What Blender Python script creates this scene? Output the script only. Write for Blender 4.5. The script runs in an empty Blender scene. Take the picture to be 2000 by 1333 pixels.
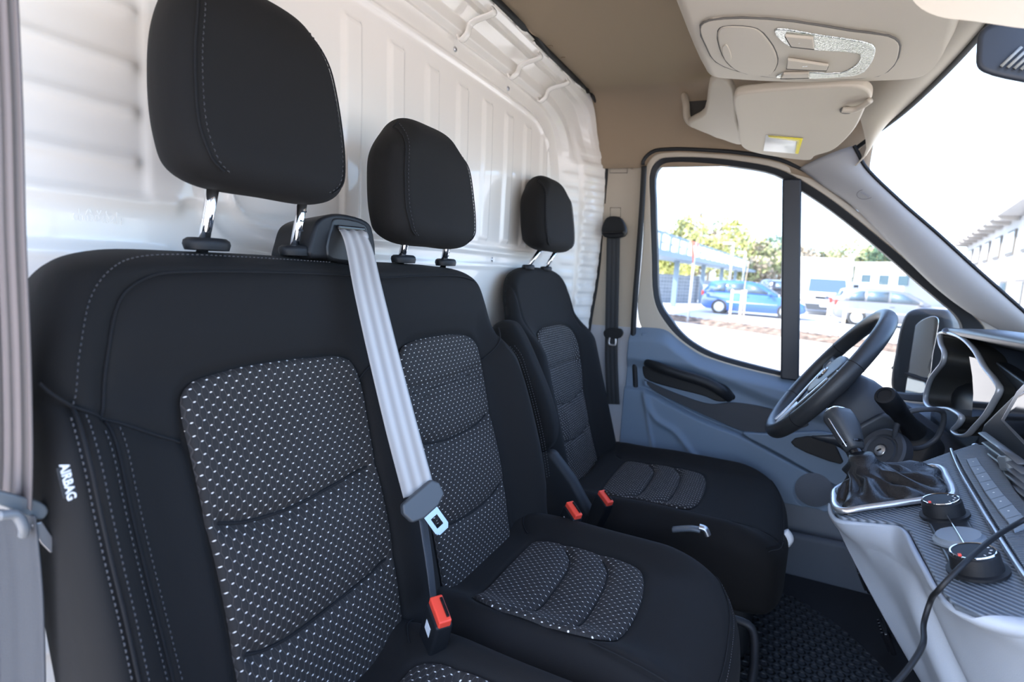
import bpy, bmesh, math, random
import numpy as np
from mathutils import Vector, Matrix
S = bpy.context.scene
COL = S.collection
random.seed(4)
# ------------------------------------------------------------------ camera
CF = 1100.0
def _cam():
    a, p, r = [math.radians(t) for t in (24.8, 7.5, 3.4)]
    F = Vector((-math.sin(a)*math.cos(p), math.cos(a)*math.cos(p), -math.sin(p)))
    R0 = Vector((math.cos(a), math.sin(a), 0)); U0 = R0.cross(F)
    return F, math.cos(r)*R0+math.sin(r)*U0, -math.sin(r)*R0+math.cos(r)*U0, Vector((0, -1.0, .95))
FW, RT, UP, CAM = _cam()
cd = bpy.data.cameras.new('camera'); cam = bpy.data.objects.new('camera', cd); COL.objects.link(cam)
cam.matrix_world = Matrix(((RT.x, UP.x, -FW.x, CAM.x), (RT.y, UP.y, -FW.y, CAM.y), (RT.z, UP.z, -FW.z, CAM.z), (0, 0, 0, 1)))
cd.sensor_width = 36; cd.lens = CF*36/2000; cd.clip_start = .02; cd.clip_end = 900
cd.dof.use_dof = True; cd.dof.focus_distance = .85; cd.dof.aperture_fstop = 5.6
S.camera = cam
# ------------------------------------------------------------------ light
S.view_settings.view_transform = 'Standard'; S.view_settings.look = 'None'
S.view_settings.gamma = 1; S.view_settings.use_curve_mapping = False
S.view_settings.exposure = 2.12
wd = bpy.data.worlds.new('world'); S.world = wd; wd.use_nodes = True
nt = wd.node_tree; nt.nodes.clear()
sky = nt.nodes.new('ShaderNodeTexSky'); sky.sky_type = 'NISHITA'; sky.sun_disc = False
sky.sun_elevation = math.radians(42); sky.sun_rotation = math.radians(235); sky.air_density = 1.0; sky.dust_density = 2.5; sky.ozone_density = 1.0
mixw = nt.nodes.new('ShaderNodeMixRGB'); mixw.inputs[0].default_value = .12; mixw.inputs[2].default_value = (1.0, 1.02, 1.06, 1)
bgn = nt.nodes.new('ShaderNodeBackground'); bgn.inputs[1].default_value = 1.1
hs = nt.nodes.new('ShaderNodeVectorMath'); hs.operation = 'SCALE'; hs.inputs['Scale'].default_value = .22
on = nt.nodes.new('ShaderNodeOutputWorld')
nt.links.new(sky.outputs[0], hs.inputs[0]); nt.links.new(hs.outputs[0], mixw.inputs[1]); tint = nt.nodes.new('ShaderNodeMixRGB'); tint.blend_type = 'MULTIPLY'; tint.inputs[0].default_value = 1; tint.inputs[2].default_value = (.84, .97, 1.17, 1); nt.links.new(mixw.outputs[0], tint.inputs[1]); nt.links.new(tint.outputs[0], bgn.inputs[0]); nt.links.new(bgn.outputs[0], on.inputs[0])
sd = bpy.data.lights.new('sun', 'SUN'); sd.energy = 3.2; sd.angle = math.radians(.8); sd.color = (1, .95, .87)
sun = bpy.data.objects.new('sun', sd); COL.objects.link(sun)
SUNV = Vector((-.75, -.42, .80)).normalized()
sun.rotation_euler = SUNV.to_track_quat('Z', 'Y').to_euler()
# ------------------------------------------------------------------ pixel -> point on a real plane
def _ray(x, y): return FW + RT*((x-1000)/CF) - UP*((y-666.5)/CF)
def _hit(i, x, y, v):
    d = _ray(x, y); return CAM + d*((v-CAM[i])/d[i])
def aX(x, y, v): return _hit(0, x, y, v)
def aY(x, y, v): return _hit(1, x, y, v)
def aZ(x, y, v): return _hit(2, x, y, v)
def aP(x, y, O, N):
    d = _ray(x, y); return CAM + d*((Vector(O)-CAM).dot(N)/d.dot(N))
# ------------------------------------------------------------------ materials
MATS = {}
def mat(name, col, rough=.5, metal=0, bump=0, bscale=400, coat=0, spec=.5, sheen=0, var=0, emit=0, trans=0, ior=1.45, alpha=1):
    if name in MATS: return MATS[name]
    m = bpy.data.materials.new(name); m.use_nodes = True; MATS[name] = m
    n = m.node_tree; b = n.nodes['Principled BSDF']
    b.inputs['Base Color'].default_value = (*col, 1); b.inputs['Roughness'].default_value = rough
    b.inputs['Metallic'].default_value = metal; b.inputs['Specular IOR Level'].default_value = spec
    b.inputs['Coat Weight'].default_value = coat; b.inputs['Coat Roughness'].default_value = .04
    b.inputs['Sheen Weight'].default_value = sheen; b.inputs['Transmission Weight'].default_value = trans; b.inputs['IOR'].default_value = ior
    if emit: b.inputs['Emission Color'].default_value = (*col, 1); b.inputs['Emission Strength'].default_value = emit
    if bump or var:
        tc = n.nodes.new('ShaderNodeTexCoord'); nz = n.nodes.new('ShaderNodeTexNoise'); nz.inputs['Scale'].default_value = bscale; nz.inputs['Detail'].default_value = 3
        n.links.new(tc.outputs['Object'], nz.inputs['Vector'])
        if bump:
            bp = n.nodes.new('ShaderNodeBump'); bp.inputs['Strength'].default_value = bump; bp.inputs['Distance'].default_value = .002
            n.links.new(nz.outputs[0], bp.inputs['Height']); n.links.new(bp.outputs[0], b.inputs['Normal'])
        if var:
            rp = n.nodes.new('ShaderNodeValToRGB'); e = rp.color_ramp.elements
            e[0].position = .3; e[1].position = .7
            e[0].color = tuple(c*(1-var) for c in col)+(1,); e[1].color = tuple(min(1, c*(1+var)) for c in col)+(1,)
            n.links.new(nz.outputs[0], rp.inputs[0]); n.links.new(rp.outputs[0], b.inputs['Base Color'])
    return m
def nmath(n, op, a, b=None, c=None):
    q = n.nodes.new('ShaderNodeMath'); q.operation = op
    for i, v in enumerate((a, b, c)):
        if v is None: continue
        if isinstance(v, (int, float)): q.inputs[i].default_value = v
        else: n.links.new(v, q.inputs[i])
    return q.outputs[0]
def fabric_dots(name, base, dot, a=.0122, b=.0126, dots=1.0):
    m = bpy.data.materials.new(name); m.use_nodes = True; MATS[name] = m
    n = m.node_tree; bs = n.nodes['Principled BSDF']; bs.inputs['Roughness'].default_value = .75; bs.inputs['Sheen Weight'].default_value = .03; bs.inputs['Specular IOR Level'].default_value = .3
    uv = n.nodes.new('ShaderNodeUVMap'); sp = n.nodes.new('ShaderNodeSeparateXYZ'); n.links.new(uv.outputs[0], sp.inputs[0])
    x = nmath(n, 'DIVIDE', sp.outputs[0], a); y = nmath(n, 'DIVIDE', sp.outputs[1], b)
    def cell(off):
        fx = nmath(n, 'SUBTRACT', nmath(n, 'FRACT', nmath(n, 'ADD', x, off)), .5)
        fy = nmath(n, 'SUBTRACT', nmath(n, 'FRACT', nmath(n, 'ADD', y, off)), .5)
        dx = nmath(n, 'MULTIPLY', nmath(n, 'ADD', fx, nmath(n, 'MULTIPLY', fy, -.5)), a/.00125); dy = nmath(n, 'MULTIPLY', fy, b/.00068)
        return nmath(n, 'ADD', nmath(n, 'MULTIPLY', dx, dx), nmath(n, 'MULTIPLY', dy, dy))
    d = nmath(n, 'MINIMUM', cell(0.0), cell(.5))
    mask = n.nodes.new('ShaderNodeMapRange'); mask.inputs[1].default_value = .7; mask.inputs[2].default_value = 1.3; mask.inputs[3].default_value = dots; mask.inputs[4].default_value = 0
    n.links.new(d, mask.inputs[0])
    # tall hexagonal cells, the dots sitting on their short sides
    def hexe(off):
        fx = nmath(n, 'ABSOLUTE', nmath(n, 'SUBTRACT', nmath(n, 'FRACT', nmath(n, 'ADD', x, off)), .5))
        fy = nmath(n, 'ABSOLUTE', nmath(n, 'SUBTRACT', nmath(n, 'FRACT', nmath(n, 'ADD', y, off+.5)), .5))
        return nmath(n, 'MINIMUM', nmath(n, 'SUBTRACT', .5, fy), nmath(n, 'SUBTRACT', .32, nmath(n, 'ADD', fx, nmath(n, 'MULTIPLY', fy, .28))))
    e_ = nmath(n, 'MAXIMUM', hexe(0.0), hexe(.5))
    line = n.nodes.new('ShaderNodeMapRange'); line.inputs[1].default_value = .005; line.inputs[2].default_value = .07; line.inputs[3].default_value = 0; line.inputs[4].default_value = 1
    n.links.new(e_, line.inputs[0])
    tc = n.nodes.new('ShaderNodeTexCoord'); nz = n.nodes.new('ShaderNodeTexNoise'); nz.inputs['Scale'].default_value = 700; n.links.new(tc.outputs['Object'], nz.inputs['Vector'])
    mx = n.nodes.new('ShaderNodeMixRGB'); mx.inputs[1].default_value = tuple(c*2.6 for c in base)+(1,); mx.inputs[2].default_value = (*base, 1); n.links.new(line.outputs[0], mx.inputs[0])
    m2 = n.nodes.new('ShaderNodeMixRGB'); n.links.new(mask.outputs[0], m2.inputs[0]); n.links.new(mx.outputs[0], m2.inputs[1]); m2.inputs[2].default_value = (*dot, 1)
    n.links.new(m2.outputs[0], bs.inputs['Base Color'])
    hh = nmath(n, 'ADD', nmath(n, 'MULTIPLY', line.outputs[0], 1.0), nmath(n, 'MULTIPLY', nz.outputs[0], .25))
    bp = n.nodes.new('ShaderNodeBump'); bp.inputs['Strength'].default_value = .7; bp.inputs['Distance'].default_value = .0012
    n.links.new(hh, bp.inputs['Height']); n.links.new(bp.outputs[0], bs.inputs['Normal'])
    return m
def stripes(name, c1, c2, scale, rough=.45, bump=.5, ax=0):
    m = bpy.data.materials.new(name); m.use_nodes = True; MATS[name] = m
    n = m.node_tree; bs = n.nodes['Principled BSDF']; bs.inputs['Roughness'].default_value = rough
    uv = n.nodes.new('ShaderNodeUVMap'); sp = n.nodes.new('ShaderNodeSeparateXYZ'); n.links.new(uv.outputs[0], sp.inputs[0])
    s = nmath(n, 'SINE', nmath(n, 'MULTIPLY', sp.outputs[ax], scale*2*math.pi)); t = nmath(n, 'MULTIPLY_ADD', s, .5, .5)
    mx = n.nodes.new('ShaderNodeMixRGB'); mx.inputs[1].default_value = (*c1, 1); mx.inputs[2].default_value = (*c2, 1); n.links.new(t, mx.inputs[0]); n.links.new(mx.outputs[0], bs.inputs['Base Color'])
    if bump:
        bp = n.nodes.new('ShaderNodeBump'); bp.inputs['Strength'].default_value = bump; bp.inputs['Distance'].default_value = .001
        n.links.new(t, bp.inputs['Height']); n.links.new(bp.outputs[0], bs.inputs['Normal'])
    return m
PAINT = mat('white_paint', (.90, .85, .785), .25, coat=.6, spec=.5)
LINER = mat('tan_headliner', (.32, .24, .165), .95, bump=.3, bscale=900)
TRIM = mat('beige_trim', (.50, .435, .35), .6, bump=.12, bscale=900)
GREY = mat('grey_trim', (.36, .35, .345), .55, bump=.15, bscale=900)
LGREY = mat('light_grey_plastic', (.50, .51, .55), .55, bump=.15, bscale=900)
DGREY = mat('dark_grey_trim', (.10, .11, .125), .55, bump=.2, bscale=900)
BLACK = mat('black_plastic', (.010, .011, .013), .48, bump=.12, bscale=900, spec=.35)
GLOSS = mat('gloss_black', (.01, .01, .012), .12)
RUBBER = mat('rubber', (.012, .013, .015), .6)
SEAT = mat('seat_fabric', (.0080, .0073, .0070), .8, sheen=.015, spec=.28, bump=.25, bscale=1400)
SEAM = mat('seam_dark', (.004, .004, .005), .9)
THREAD = mat('grey_thread', (.06, .06, .065), .8)
DOTS = fabric_dots('dotted_fabric', (.019, .0165, .0155), (.88, .82, .76))
CHROME = mat('chrome', (.85, .86, .88), .08, metal=1)
SATIN = mat('satin_silver', (.62, .63, .66), .3, metal=.9)
RED = mat('red_button', (.85, .07, .04), .35)
WHITE = mat('white_plastic', (.8, .8, .8), .4)
# ------------------------------------------------------------------ object helpers
def link(o, parent=None):
    COL.objects.link(o)
    if parent is not None:
        o.parent = parent
        bpy.context.view_layer.update() if False else None
        o.matrix_parent_inverse = parent_matrix(parent).inverted()
    return o
def parent_matrix(p):
    m = p.matrix_basis.copy()
    if p.parent: m = parent_matrix(p.parent) @ p.matrix_parent_inverse @ m
    return m
def thing(name, label, cat, loc=(0, 0, 0), group=None):
    o = bpy.data.objects.new(name, None); COL.objects.link(o); o.location = loc; o.empty_display_size = .02
    return tag(o, label, cat, group)
def tag(o, label, cat, group=None):
    o['label'] = label; o['category'] = cat
    if group: o['group'] = group
    return o
def struct(o): o['kind'] = 'structure'; return o
def lab(o, t): o['label'] = t; return o
def mesh(name, V, Fc, m, parent=None, smooth=True, uv=None, mods=()):
    me = bpy.data.meshes.new(name); me.from_pydata([tuple(v) for v in V], [], [tuple(f) for f in Fc]); me.update()
    for mm in (m if isinstance(m, (list, tuple)) else [m]): me.materials.append(mm)
    if smooth: me.polygons.foreach_set('use_smooth', [True]*len(me.polygons))
    if uv is not None:
        l = me.uv_layers.new(name='UVMap'); li = np.zeros(len(me.loops), int); me.loops.foreach_get('vertex_index', li)
        l.data.foreach_set('uv', np.asarray(uv, float)[li].ravel())
    o = bpy.data.objects.new(name, me); link(o, parent)
    return o
def fixn(o):
    bm = bmesh.new(); bm.from_mesh(o.data); bmesh.ops.recalc_face_normals(bm, faces=bm.faces); bm.to_mesh(o.data); bm.free(); return o
def catmull(P, closed=True, n=8):
    P = [np.array(p, float) for p in P]; N = len(P); out = []
    rng = range(N) if closed else range(N-1)
    for i in rng:
        if closed: a, b, c, d = P[i-1], P[i], P[(i+1) % N], P[(i+2) % N]
        else: a, b, c, d = P[max(i-1, 0)], P[i], P[i+1], P[min(i+2, N-1)]
        # centripetal
        def tj(ti, p, q): return ti+max(np.linalg.norm(q-p), 1e-6)**.5
        t0 = 0; t1 = tj(t0, a, b) if np.linalg.norm(a-b) > 1e-7 else .01; t2 = tj(t1, b, c); t3 = tj(t2, c, d) if np.linalg.norm(c-d) > 1e-7 else t2+.01
        for k in range(n):
            t = t1+(t2-t1)*k/n
            A1 = (t1-t)/(t1-t0)*a+(t-t0)/(t1-t0)*b; A2 = (t2-t)/(t2-t1)*b+(t-t1)/(t2-t1)*c; A3 = (t3-t)/(t3-t2)*c+(t-t2)/(t3-t2)*d
            B1 = (t2-t)/(t2-t0)*A1+(t-t0)/(t2-t0)*A2; B2 = (t3-t)/(t3-t1)*A2+(t-t1)/(t3-t1)*A3
            out.append((t2-t)/(t2-t1)*B1+(t-t1)/(t2-t1)*B2)
    if not closed: out.append(P[-1])
    return np.array(out)
def segdist(Q, P, closed=False):
    """distance of points Q (n,2) to polyline P"""
    P = np.asarray(P, float); A = P if closed else P[:-1]; Bq = np.roll(P, -1, 0) if closed else P[1:]
    best = np.full(len(Q), 1e9)
    for a, b in zip(A, Bq):
        ab = b-a; L = max(ab@ab, 1e-12); t = np.clip(((Q-a)@ab)/L, 0, 1)
        best = np.minimum(best, np.linalg.norm(Q-(a+t[:, None]*ab), axis=1))
    return best
def resample(P, n):
    d = np.r_[0, np.cumsum(np.linalg.norm(np.diff(P, axis=0), axis=1))]; t = np.linspace(0, d[-1], n)
    return np.array([[np.interp(s, d, P[:, i]) for i in range(P.shape[1])] for s in t])
class Frame:
    def __init__(s, O, U, V, N=None):
        s.O = np.array(O, float); s.U = np.array(U, float); s.U /= np.linalg.norm(s.U); V = np.array(V, float); V = V-s.U*(V@s.U); s.V = V/np.linalg.norm(V)
        s.N = np.cross(s.U, s.V) if N is None else np.array(N, float)
    def p(s, u, v, w=0): return s.O+np.multiply.outer(u, s.U)+np.multiply.outer(v, s.V)+np.multiply.outer(w, s.N)
    def uv(s, x, y, w=0):
        d = np.array(_ray(x, y)); C = np.array(CAM); t = ((s.O+s.N*w-C)@s.N)/(d@s.N); q = C+d*t-s.O; return (q@s.U, q@s.V)
def coons(outline, corners, n, m, dense=.5):
    """grid over a closed outline; corners are 4 points near which the outline is cut"""
    P = np.asarray(outline); area = lambda q: float(np.sum(q[:, 0]*np.roll(q[:, 1], -1)-np.roll(q[:, 0], -1)*q[:, 1]))
    if area(P)*area(np.asarray(corners, float)) < 0: P = P[::-1]
    idx = [int(np.argmin(np.linalg.norm(P-np.array(c), axis=1))) for c in corners]
    def arc(i, j, k):
        q = P[i:j+1] if j > i else np.vstack([P[i:], P[:j+1]])
        q = resample(q, 400); t = np.linspace(0, 1, k); t = t-dense*np.sin(2*np.pi*t)/(2*np.pi)
        return np.array([[np.interp(x*399, range(400), q[:, c]) for c in range(2)] for x in t])
    b = arc(idx[0], idx[1], n); r = arc(idx[1], idx[2], m); t_ = arc(idx[2], idx[3], n)[::-1]; l = arc(idx[3], idx[0], m)[::-1]
    s = np.linspace(0, 1, n); s = s-dense*np.sin(2*np.pi*s)/(2*np.pi); t = np.linspace(0, 1, m); t = t-dense*np.sin(2*np.pi*t)/(2*np.pi)
    Sg, Tg = np.meshgrid(s, t)
    G = ((1-Tg)[..., None]*b[None]+Tg[..., None]*t_[None]+(1-Sg)[..., None]*l[:, None]+Sg[..., None]*r[:, None]
         - ((1-Sg)*(1-Tg))[..., None]*b[0]-(Sg*(1-Tg))[..., None]*b[-1]-((1-Sg)*Tg)[..., None]*t_[0]-(Sg*Tg)[..., None]*t_[-1])
    return G
def cushion(name, fr, outline, corners, W, back, m, parent, r=.03, rb=.02, n=90, k=90, closed_back=True, dense=.5):
    """upholstered body: front W(u,v), rounded rim radius r, back at depth -back"""
    G = coons(outline, corners, n, k, dense); Q = G.reshape(-1, 2); d = segdist(Q, outline, True)
    def rim(d, r): x = np.clip(d/r, 0, 1); return r*(1-np.sqrt(np.clip(1-(1-x)**2, 0, 1)))
    wf = W(Q[:, 0], Q[:, 1])-rim(d, r); V = fr.p(Q[:, 0], Q[:, 1], wf); idx = np.arange(n*k).reshape(k, n)
    Fc = [(idx[j, i], idx[j, i+1], idx[j+1, i+1], idx[j+1, i]) for j in range(k-1) for i in range(n-1)]
    VV = list(V); uv = list(Q)
    if closed_back:
        wb = -back+rim(d, rb); VB = fr.p(Q[:, 0], Q[:, 1], wb); base = len(VV); VV += list(VB); uv += list(Q)
        Fc += [(base+idx[j, i], base+idx[j+1, i], base+idx[j+1, i+1], base+idx[j, i+1]) for j in range(k-1) for i in range(n-1)]
        ring = list(idx[0, :-1])+list(idx[:-1, -1])+list(idx[-1, :0:-1])+list(idx[:0:-1, 0])
        for a in range(len(ring)):
            i0, i1 = ring[a], ring[(a+1) % len(ring)]; Fc.append((i1, i0, base+i0, base+i1))
    return mesh(name, VV, Fc, m, parent, uv=uv)
def tube(name, P, r, m, parent=None, seg=10, closed=False, smooth_n=6, rads=None, flat=None, cap=True):
    """round tube along points; r a radius or (ru, rv) with flat = the direction ru points along"""
    P = catmull(P, closed, smooth_n) if smooth_n else np.array([np.array(p, float) for p in P]); N = len(P)
    T = np.roll(P, -1, 0)-np.roll(P, 1, 0) if closed else np.gradient(P, axis=0); T /= np.linalg.norm(T, axis=1)[:, None]
    ref = np.array(flat if flat is not None else ((0, 0, 1) if abs(T[0][2]) < .9 else (1, 0, 0)), float); VV = []
    ru, rv = r if isinstance(r, (tuple, list)) else (r, r)
    a = ref-T[0]*(ref@T[0]); a /= np.linalg.norm(a)
    for i in range(N):
        if flat is not None:
            f_ = np.array(flat[min(i, len(flat)-1)] if np.ndim(flat) == 2 else flat, float); a = f_
        a = a-T[i]*(a@T[i]); a /= np.linalg.norm(a); b = np.cross(T[i], a)
        sc = 1 if rads is None else np.interp(i/(N-1), np.linspace(0, 1, len(rads)), rads)
        for s in range(seg):
            t = 2*math.pi*(s+.5)/seg
            if seg == 4: cu, cv = [(1, 1), (-1, 1), (-1, -1), (1, -1)][s]
            else: cu, cv = math.cos(t), math.sin(t)
            VV.append(P[i]+a*ru*sc*cu+b*rv*sc*cv)
    Fc = []
    for i in range(N if closed else N-1):
        j = (i+1) % N
        for s in range(seg): t = (s+1) % seg; Fc.append((i*seg+s, i*seg+t, j*seg+t, j*seg+s))
    if cap and not closed: Fc += [tuple(range(seg))[::-1], tuple(range((N-1)*seg, N*seg))]
    return fixn(mesh(name, VV, Fc, m, parent, smooth=seg > 4))
def modbevel(o, w, seg=3, ang=35):
    b = o.modifiers.new('bevel', 'BEVEL'); b.width = w; b.segments = seg; b.limit_method = 'ANGLE'; b.angle_limit = math.radians(ang); b.harden_normals = False
    w_ = o.modifiers.new('wn', 'WEIGHTED_NORMAL'); w_.keep_sharp = True
    return o
def prism(name, pts, nrm, th, m, parent=None, bevel=.003, holes=(), smooth=True, uvs=False, seg=3):
    """plate with the outline pts (3-D), thickness th along -nrm, optional holes"""
    bm = bmesh.new(); N = Vector(nrm).normalized(); edges = []; allv = []
    for loop in [pts]+list(holes):
        vs = [bm.verts.new(tuple(p)) for p in loop]; allv += vs
        edges += [bm.edges.new((vs[i], vs[(i+1) % len(vs)])) for i in range(len(vs))]
    if holes: bmesh.ops.triangle_fill(bm, edges=edges, use_beauty=True, use_dissolve=False)
    else: bm.faces.new(allv)
    g = bmesh.ops.extrude_face_region(bm, geom=list(bm.faces)); vv = [e for e in g['geom'] if isinstance(e, bmesh.types.BMVert)]
    bmesh.ops.translate(bm, verts=vv, vec=-N*th); bmesh.ops.recalc_face_normals(bm, faces=bm.faces)
    me = bpy.data.meshes.new(name)
    if uvs:
        l = bm.loops.layers.uv.new('UVMap'); a = Vector(uvs[0]).normalized(); b = Vector(uvs[1]).normalized()
        for f in bm.faces:
            for lp in f.loops: lp[l].uv = (lp.vert.co.dot(a), lp.vert.co.dot(b))
    bm.to_mesh(me); bm.free(); me.materials.append(m)
    if smooth: me.polygons.foreach_set('use_smooth', [True]*len(me.polygons))
    o = bpy.data.objects.new(name, me); link(o, parent)
    if bevel: modbevel(o, bevel, seg)
    return o
def box(name, c, size, m, parent=None, rot=None, bevel=.002, seg=3):
    """box centred at c; rot = 3 axes (rows) or a z angle"""
    if rot is None: ax = np.eye(3)
    elif isinstance(rot, (int, float)): ax = np.array([[math.cos(rot), math.sin(rot), 0], [-math.sin(rot), math.cos(rot), 0], [0, 0, 1]])
    else: ax = np.array([np.array(r, float)/np.linalg.norm(r) for r in rot])
    c = np.array(c, float); V = []
    for i in (-.5, .5):
        for j in (-.5, .5):
            for k in (-.5, .5): V.append(c+ax[0]*size[0]*i+ax[1]*size[1]*j+ax[2]*size[2]*k)
    o = fixn(mesh(name, V, [(0, 1, 3, 2), (4, 6, 7, 5), (0, 4, 5, 1), (2, 3, 7, 6), (0, 2, 6, 4), (1, 5, 7, 3)], m, parent))
    if bevel: modbevel(o, bevel, seg)
    else: o.data.polygons.foreach_set('use_smooth', [False]*6)
    return o
def lathe(name, prof, O, axis, m, parent=None, seg=32, ell=1.0, U=None):
    """profile of (radius, height) around axis at O"""
    A = np.array(axis, float); A /= np.linalg.norm(A); ref = np.array(U if U is not None else ((1, 0, 0) if abs(A[0]) < .8 else (0, 1, 0)), float)
    a = ref-A*(ref@A); a /= np.linalg.norm(a); b = np.cross(A, a); O = np.array(O, float); V = []
    for r, h in prof:
        for s in range(seg): t = 2*math.pi*s/seg; V.append(O+A*h+a*r*math.cos(t)+b*r*ell*math.sin(t))
    n = len(prof); Fc = [(i*seg+s, i*seg+(s+1) % seg, (i+1)*seg+(s+1) % seg, (i+1)*seg+s) for i in range(n-1) for s in range(seg)]
    if name != 'knob_ring': Fc += [tuple(range(seg))[::-1], tuple(range((n-1)*seg, n*seg))]
    o = fixn(mesh(name, V, Fc, m, parent)); e = o.modifiers.new('es', 'EDGE_SPLIT'); e.split_angle = math.radians(42)
    return o
def surf(name, fn, nu, nv, m, parent=None, th=0, u=(0, 1), v=(0, 1)):
    """grid surface fn(U,V)->(n,3)"""
    Ug, Vg = np.meshgrid(np.linspace(u[0], u[1], nu), np.linspace(v[0], v[1], nv)); P = fn(Ug.ravel(), Vg.ravel()); idx = np.arange(nu*nv).reshape(nv, nu)
    Fc = [(idx[j, i], idx[j, i+1], idx[j+1, i+1], idx[j+1, i]) for j in range(nv-1) for i in range(nu-1)]
    o = mesh(name, P, Fc, m, parent, uv=np.c_[Ug.ravel(), Vg.ravel()])
    if th: s = o.modifiers.new('s', 'SOLIDIFY'); s.thickness = abs(th); s.offset = -1 if th > 0 else 1
    return o
def loft(name, rows, m, parent=None, closed=True, cap=True):
    """skin through rows of equal point count"""
    n = len(rows[0]); V = [p for r in rows for p in r]; Fc = []
    for i in range(len(rows)-1):
        for s in range(n if closed else n-1): t = (s+1) % n; Fc.append((i*n+s, i*n+t, (i+1)*n+t, (i+1)*n+s))
    if closed and cap: Fc += [tuple(range(n))[::-1], tuple(range((len(rows)-1)*n, len(rows)*n))]
    return fixn(mesh(name, V, Fc, m, parent))
def stitches(name, paths, m, parent, ln=.0028, gap=.0024, w=.0006):
    """dashed thread along 3-D paths (each (P, normal)), one mesh"""
    V = []; Fc = []
    for P, nrm in paths:
        P = np.asarray(P); L = np.sum(np.linalg.norm(np.diff(P, axis=0), axis=1)); k = int(L/(ln+gap)); R = resample(P, k*2+1); Nn = np.array(nrm, float)
        for i in range(k):
            a, b = R[2*i], R[2*i+1]; t = (b-a)/np.linalg.norm(b-a); s = np.cross(t, Nn); s /= np.linalg.norm(s); nn = np.cross(s, t); b0 = len(V); mid = (a+b)/2+nn*w*1.2
            for q in (a-nn*w*.5, mid-t*ln*.1, b-nn*w*.5):
                for cu, cv in ((1, 0), (0, 1), (-1, 0), (0, -1)): V.append(q+s*w*cu+nn*w*cv)
            for j in range(2):
                for c in range(4): e = (c+1) % 4; Fc.append((b0+j*4+c, b0+j*4+e, b0+j*4+4+e, b0+j*4+4+c))
            Fc += [(b0, b0+3, b0+2, b0+1), (b0+8, b0+9, b0+10, b0+11)]
    o = mesh(name, V, Fc, m, parent); o['kind'] = 'stuff'; return o
def text(name, s, fr_O, U, V, size, m, parent, ex=.0003, bold=False, align='CENTER', sx=1):
    c = bpy.data.curves.new(name, 'FONT'); c.body = s; c.size = size; c.extrude = ex; c.align_x = align; c.align_y = 'CENTER'
    if bold: c.offset = size*.02
    t = bpy.data.objects.new(name, c); COL.objects.link(t); bpy.context.view_layer.update()
    me = bpy.data.meshes.new_from_object(t.evaluated_get(bpy.context.evaluated_depsgraph_get())); bpy.data.objects.remove(t)
    U = Vector(U).normalized(); V = Vector(V); V = (V-U*V.dot(U)).normalized(); N = U.cross(V); O = Vector(fr_O)
    for v in me.vertices: v.co = O+U*v.co.x*sx+V*v.co.y+N*v.co.z
    me.materials.clear(); me.materials.append(m); me.name = name
    o = bpy.data.objects.new(name, me); link(o, parent); return o
def inside(Q, P):
    P = np.asarray(P); x, y = Q[:, 0], Q[:, 1]; r = np.zeros(len(Q), bool)
    for a, b in zip(P, np.roll(P, -1, 0)):
        c = ((a[1] > y) != (b[1] > y)) & (x < (b[0]-a[0])*(y-a[1])/(b[1]-a[1]+1e-12)+a[0]); r ^= c
    return r
def sunk(Q, P, d=.014): return -d*sst(np.where(inside(Q, P), segdist(Q, P, True), 0), .004, .014)
def gss(d, w): return np.exp(-(d/w)**2)
def sst(x, a, b): t = np.clip((x-a)/(b-a), 0, 1); return t*t*(3-2*t)
# ------------------------------------------------------------------ bulkhead
def bulk(Y, Z):
    x = np.full(len(Y), -.69); Q = np.c_[Y, Z]
    for i in range(-3, 6):
        c = .026+.122*i
        if i < -2: continue
        zb = 1.01 if i > -1 else .99
        x += .0065*sst(Y, c-.026, c-.020)*(1-sst(Y, c+.018, c+.024))*sst(Z, zb, zb+.012)*(1-sst(Z, 1.338, 1.350))
    loop = catmull([(-.30, 1.385), (.467, 1.383), (.58, 1.372), (.645, 1.335), (.685, 1.26), (.697, 1.10), (.69, 1.02), (.66, .993), (.60, .987), (.156, .986), (-.30, .985), (-.40, .988), (-.445, 1.005), (-.462, 1.045), (-.465, 1.2), (-.45, 1.34), (-.40, 1.38)], True, 6)
    x += .0075*gss(segdist(Q, loop, True), .0065)
    l2 = catmull([(-.50, 1.30), (-.497, 1.06), (-.487, .99), (-.452, .958), (-.392, .949), (.3, .949), (.62, .950), (.70, .955)], False, 6)
    x += .004*gss(segdist(Q, l2), .007)
    x -= .006*sst(Z, .93, .95)*(1-sst(Z, .952, .97))*0
    for z in (1.211, 1.151, 1.102, 1.046, 1.002, .94, .885, .82, .76, .70, .64, .58, .5, .42):
        ye = -.515 if z in (1.002,) else (-.565 if z > .95 else -.30 if z < .9 else -.53)
        m_ = 1-sst(Y, ye-.02, ye)
        if z < .95: m_ = np.maximum(m_, 0)
        x += .0055*gss(Z-z, .006)*m_+.003*sst(Z, z-.022, z-.004)*(1-sst(Z, z-.004, z+.002))*m_
    x += .004*sst(Y, -.572, -.56)*(Z > 1.0)*sst(Z, 1.0, 1.01)*(1-sst(Z, 1.2, 1.35))
    for y, z in ((.111, 1.412), (.378, 1.409), (.34, .966)):
        r = np.hypot(Y-y, Z-z); x += -.004*gss(r, .005)
    x += .004*sst(Z, 1.425, 1.431)
    return np.c_[x, Y, Z]
bh = struct(surf('wall_back', bulk, 460, 300, PAINT, u=(-1.05, .80), v=(.05, 1.437)))
for y, z in ((.111, 1.412), (.378, 1.409), (.686, 1.281), (.34, .966)):
    lathe('screw', [(.006, 0), (.006, .002), (.004, .004), (.0015, .004), (.001, .001)], (-.692, y, z), (1, 0, 0), SATIN, bh, 12)
text('stamped_text', 'T A V C E', aX(193, 415, -.6895), (0, 1, 0), (0, 0, 1), .011, PAINT, bh, .0002)
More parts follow.
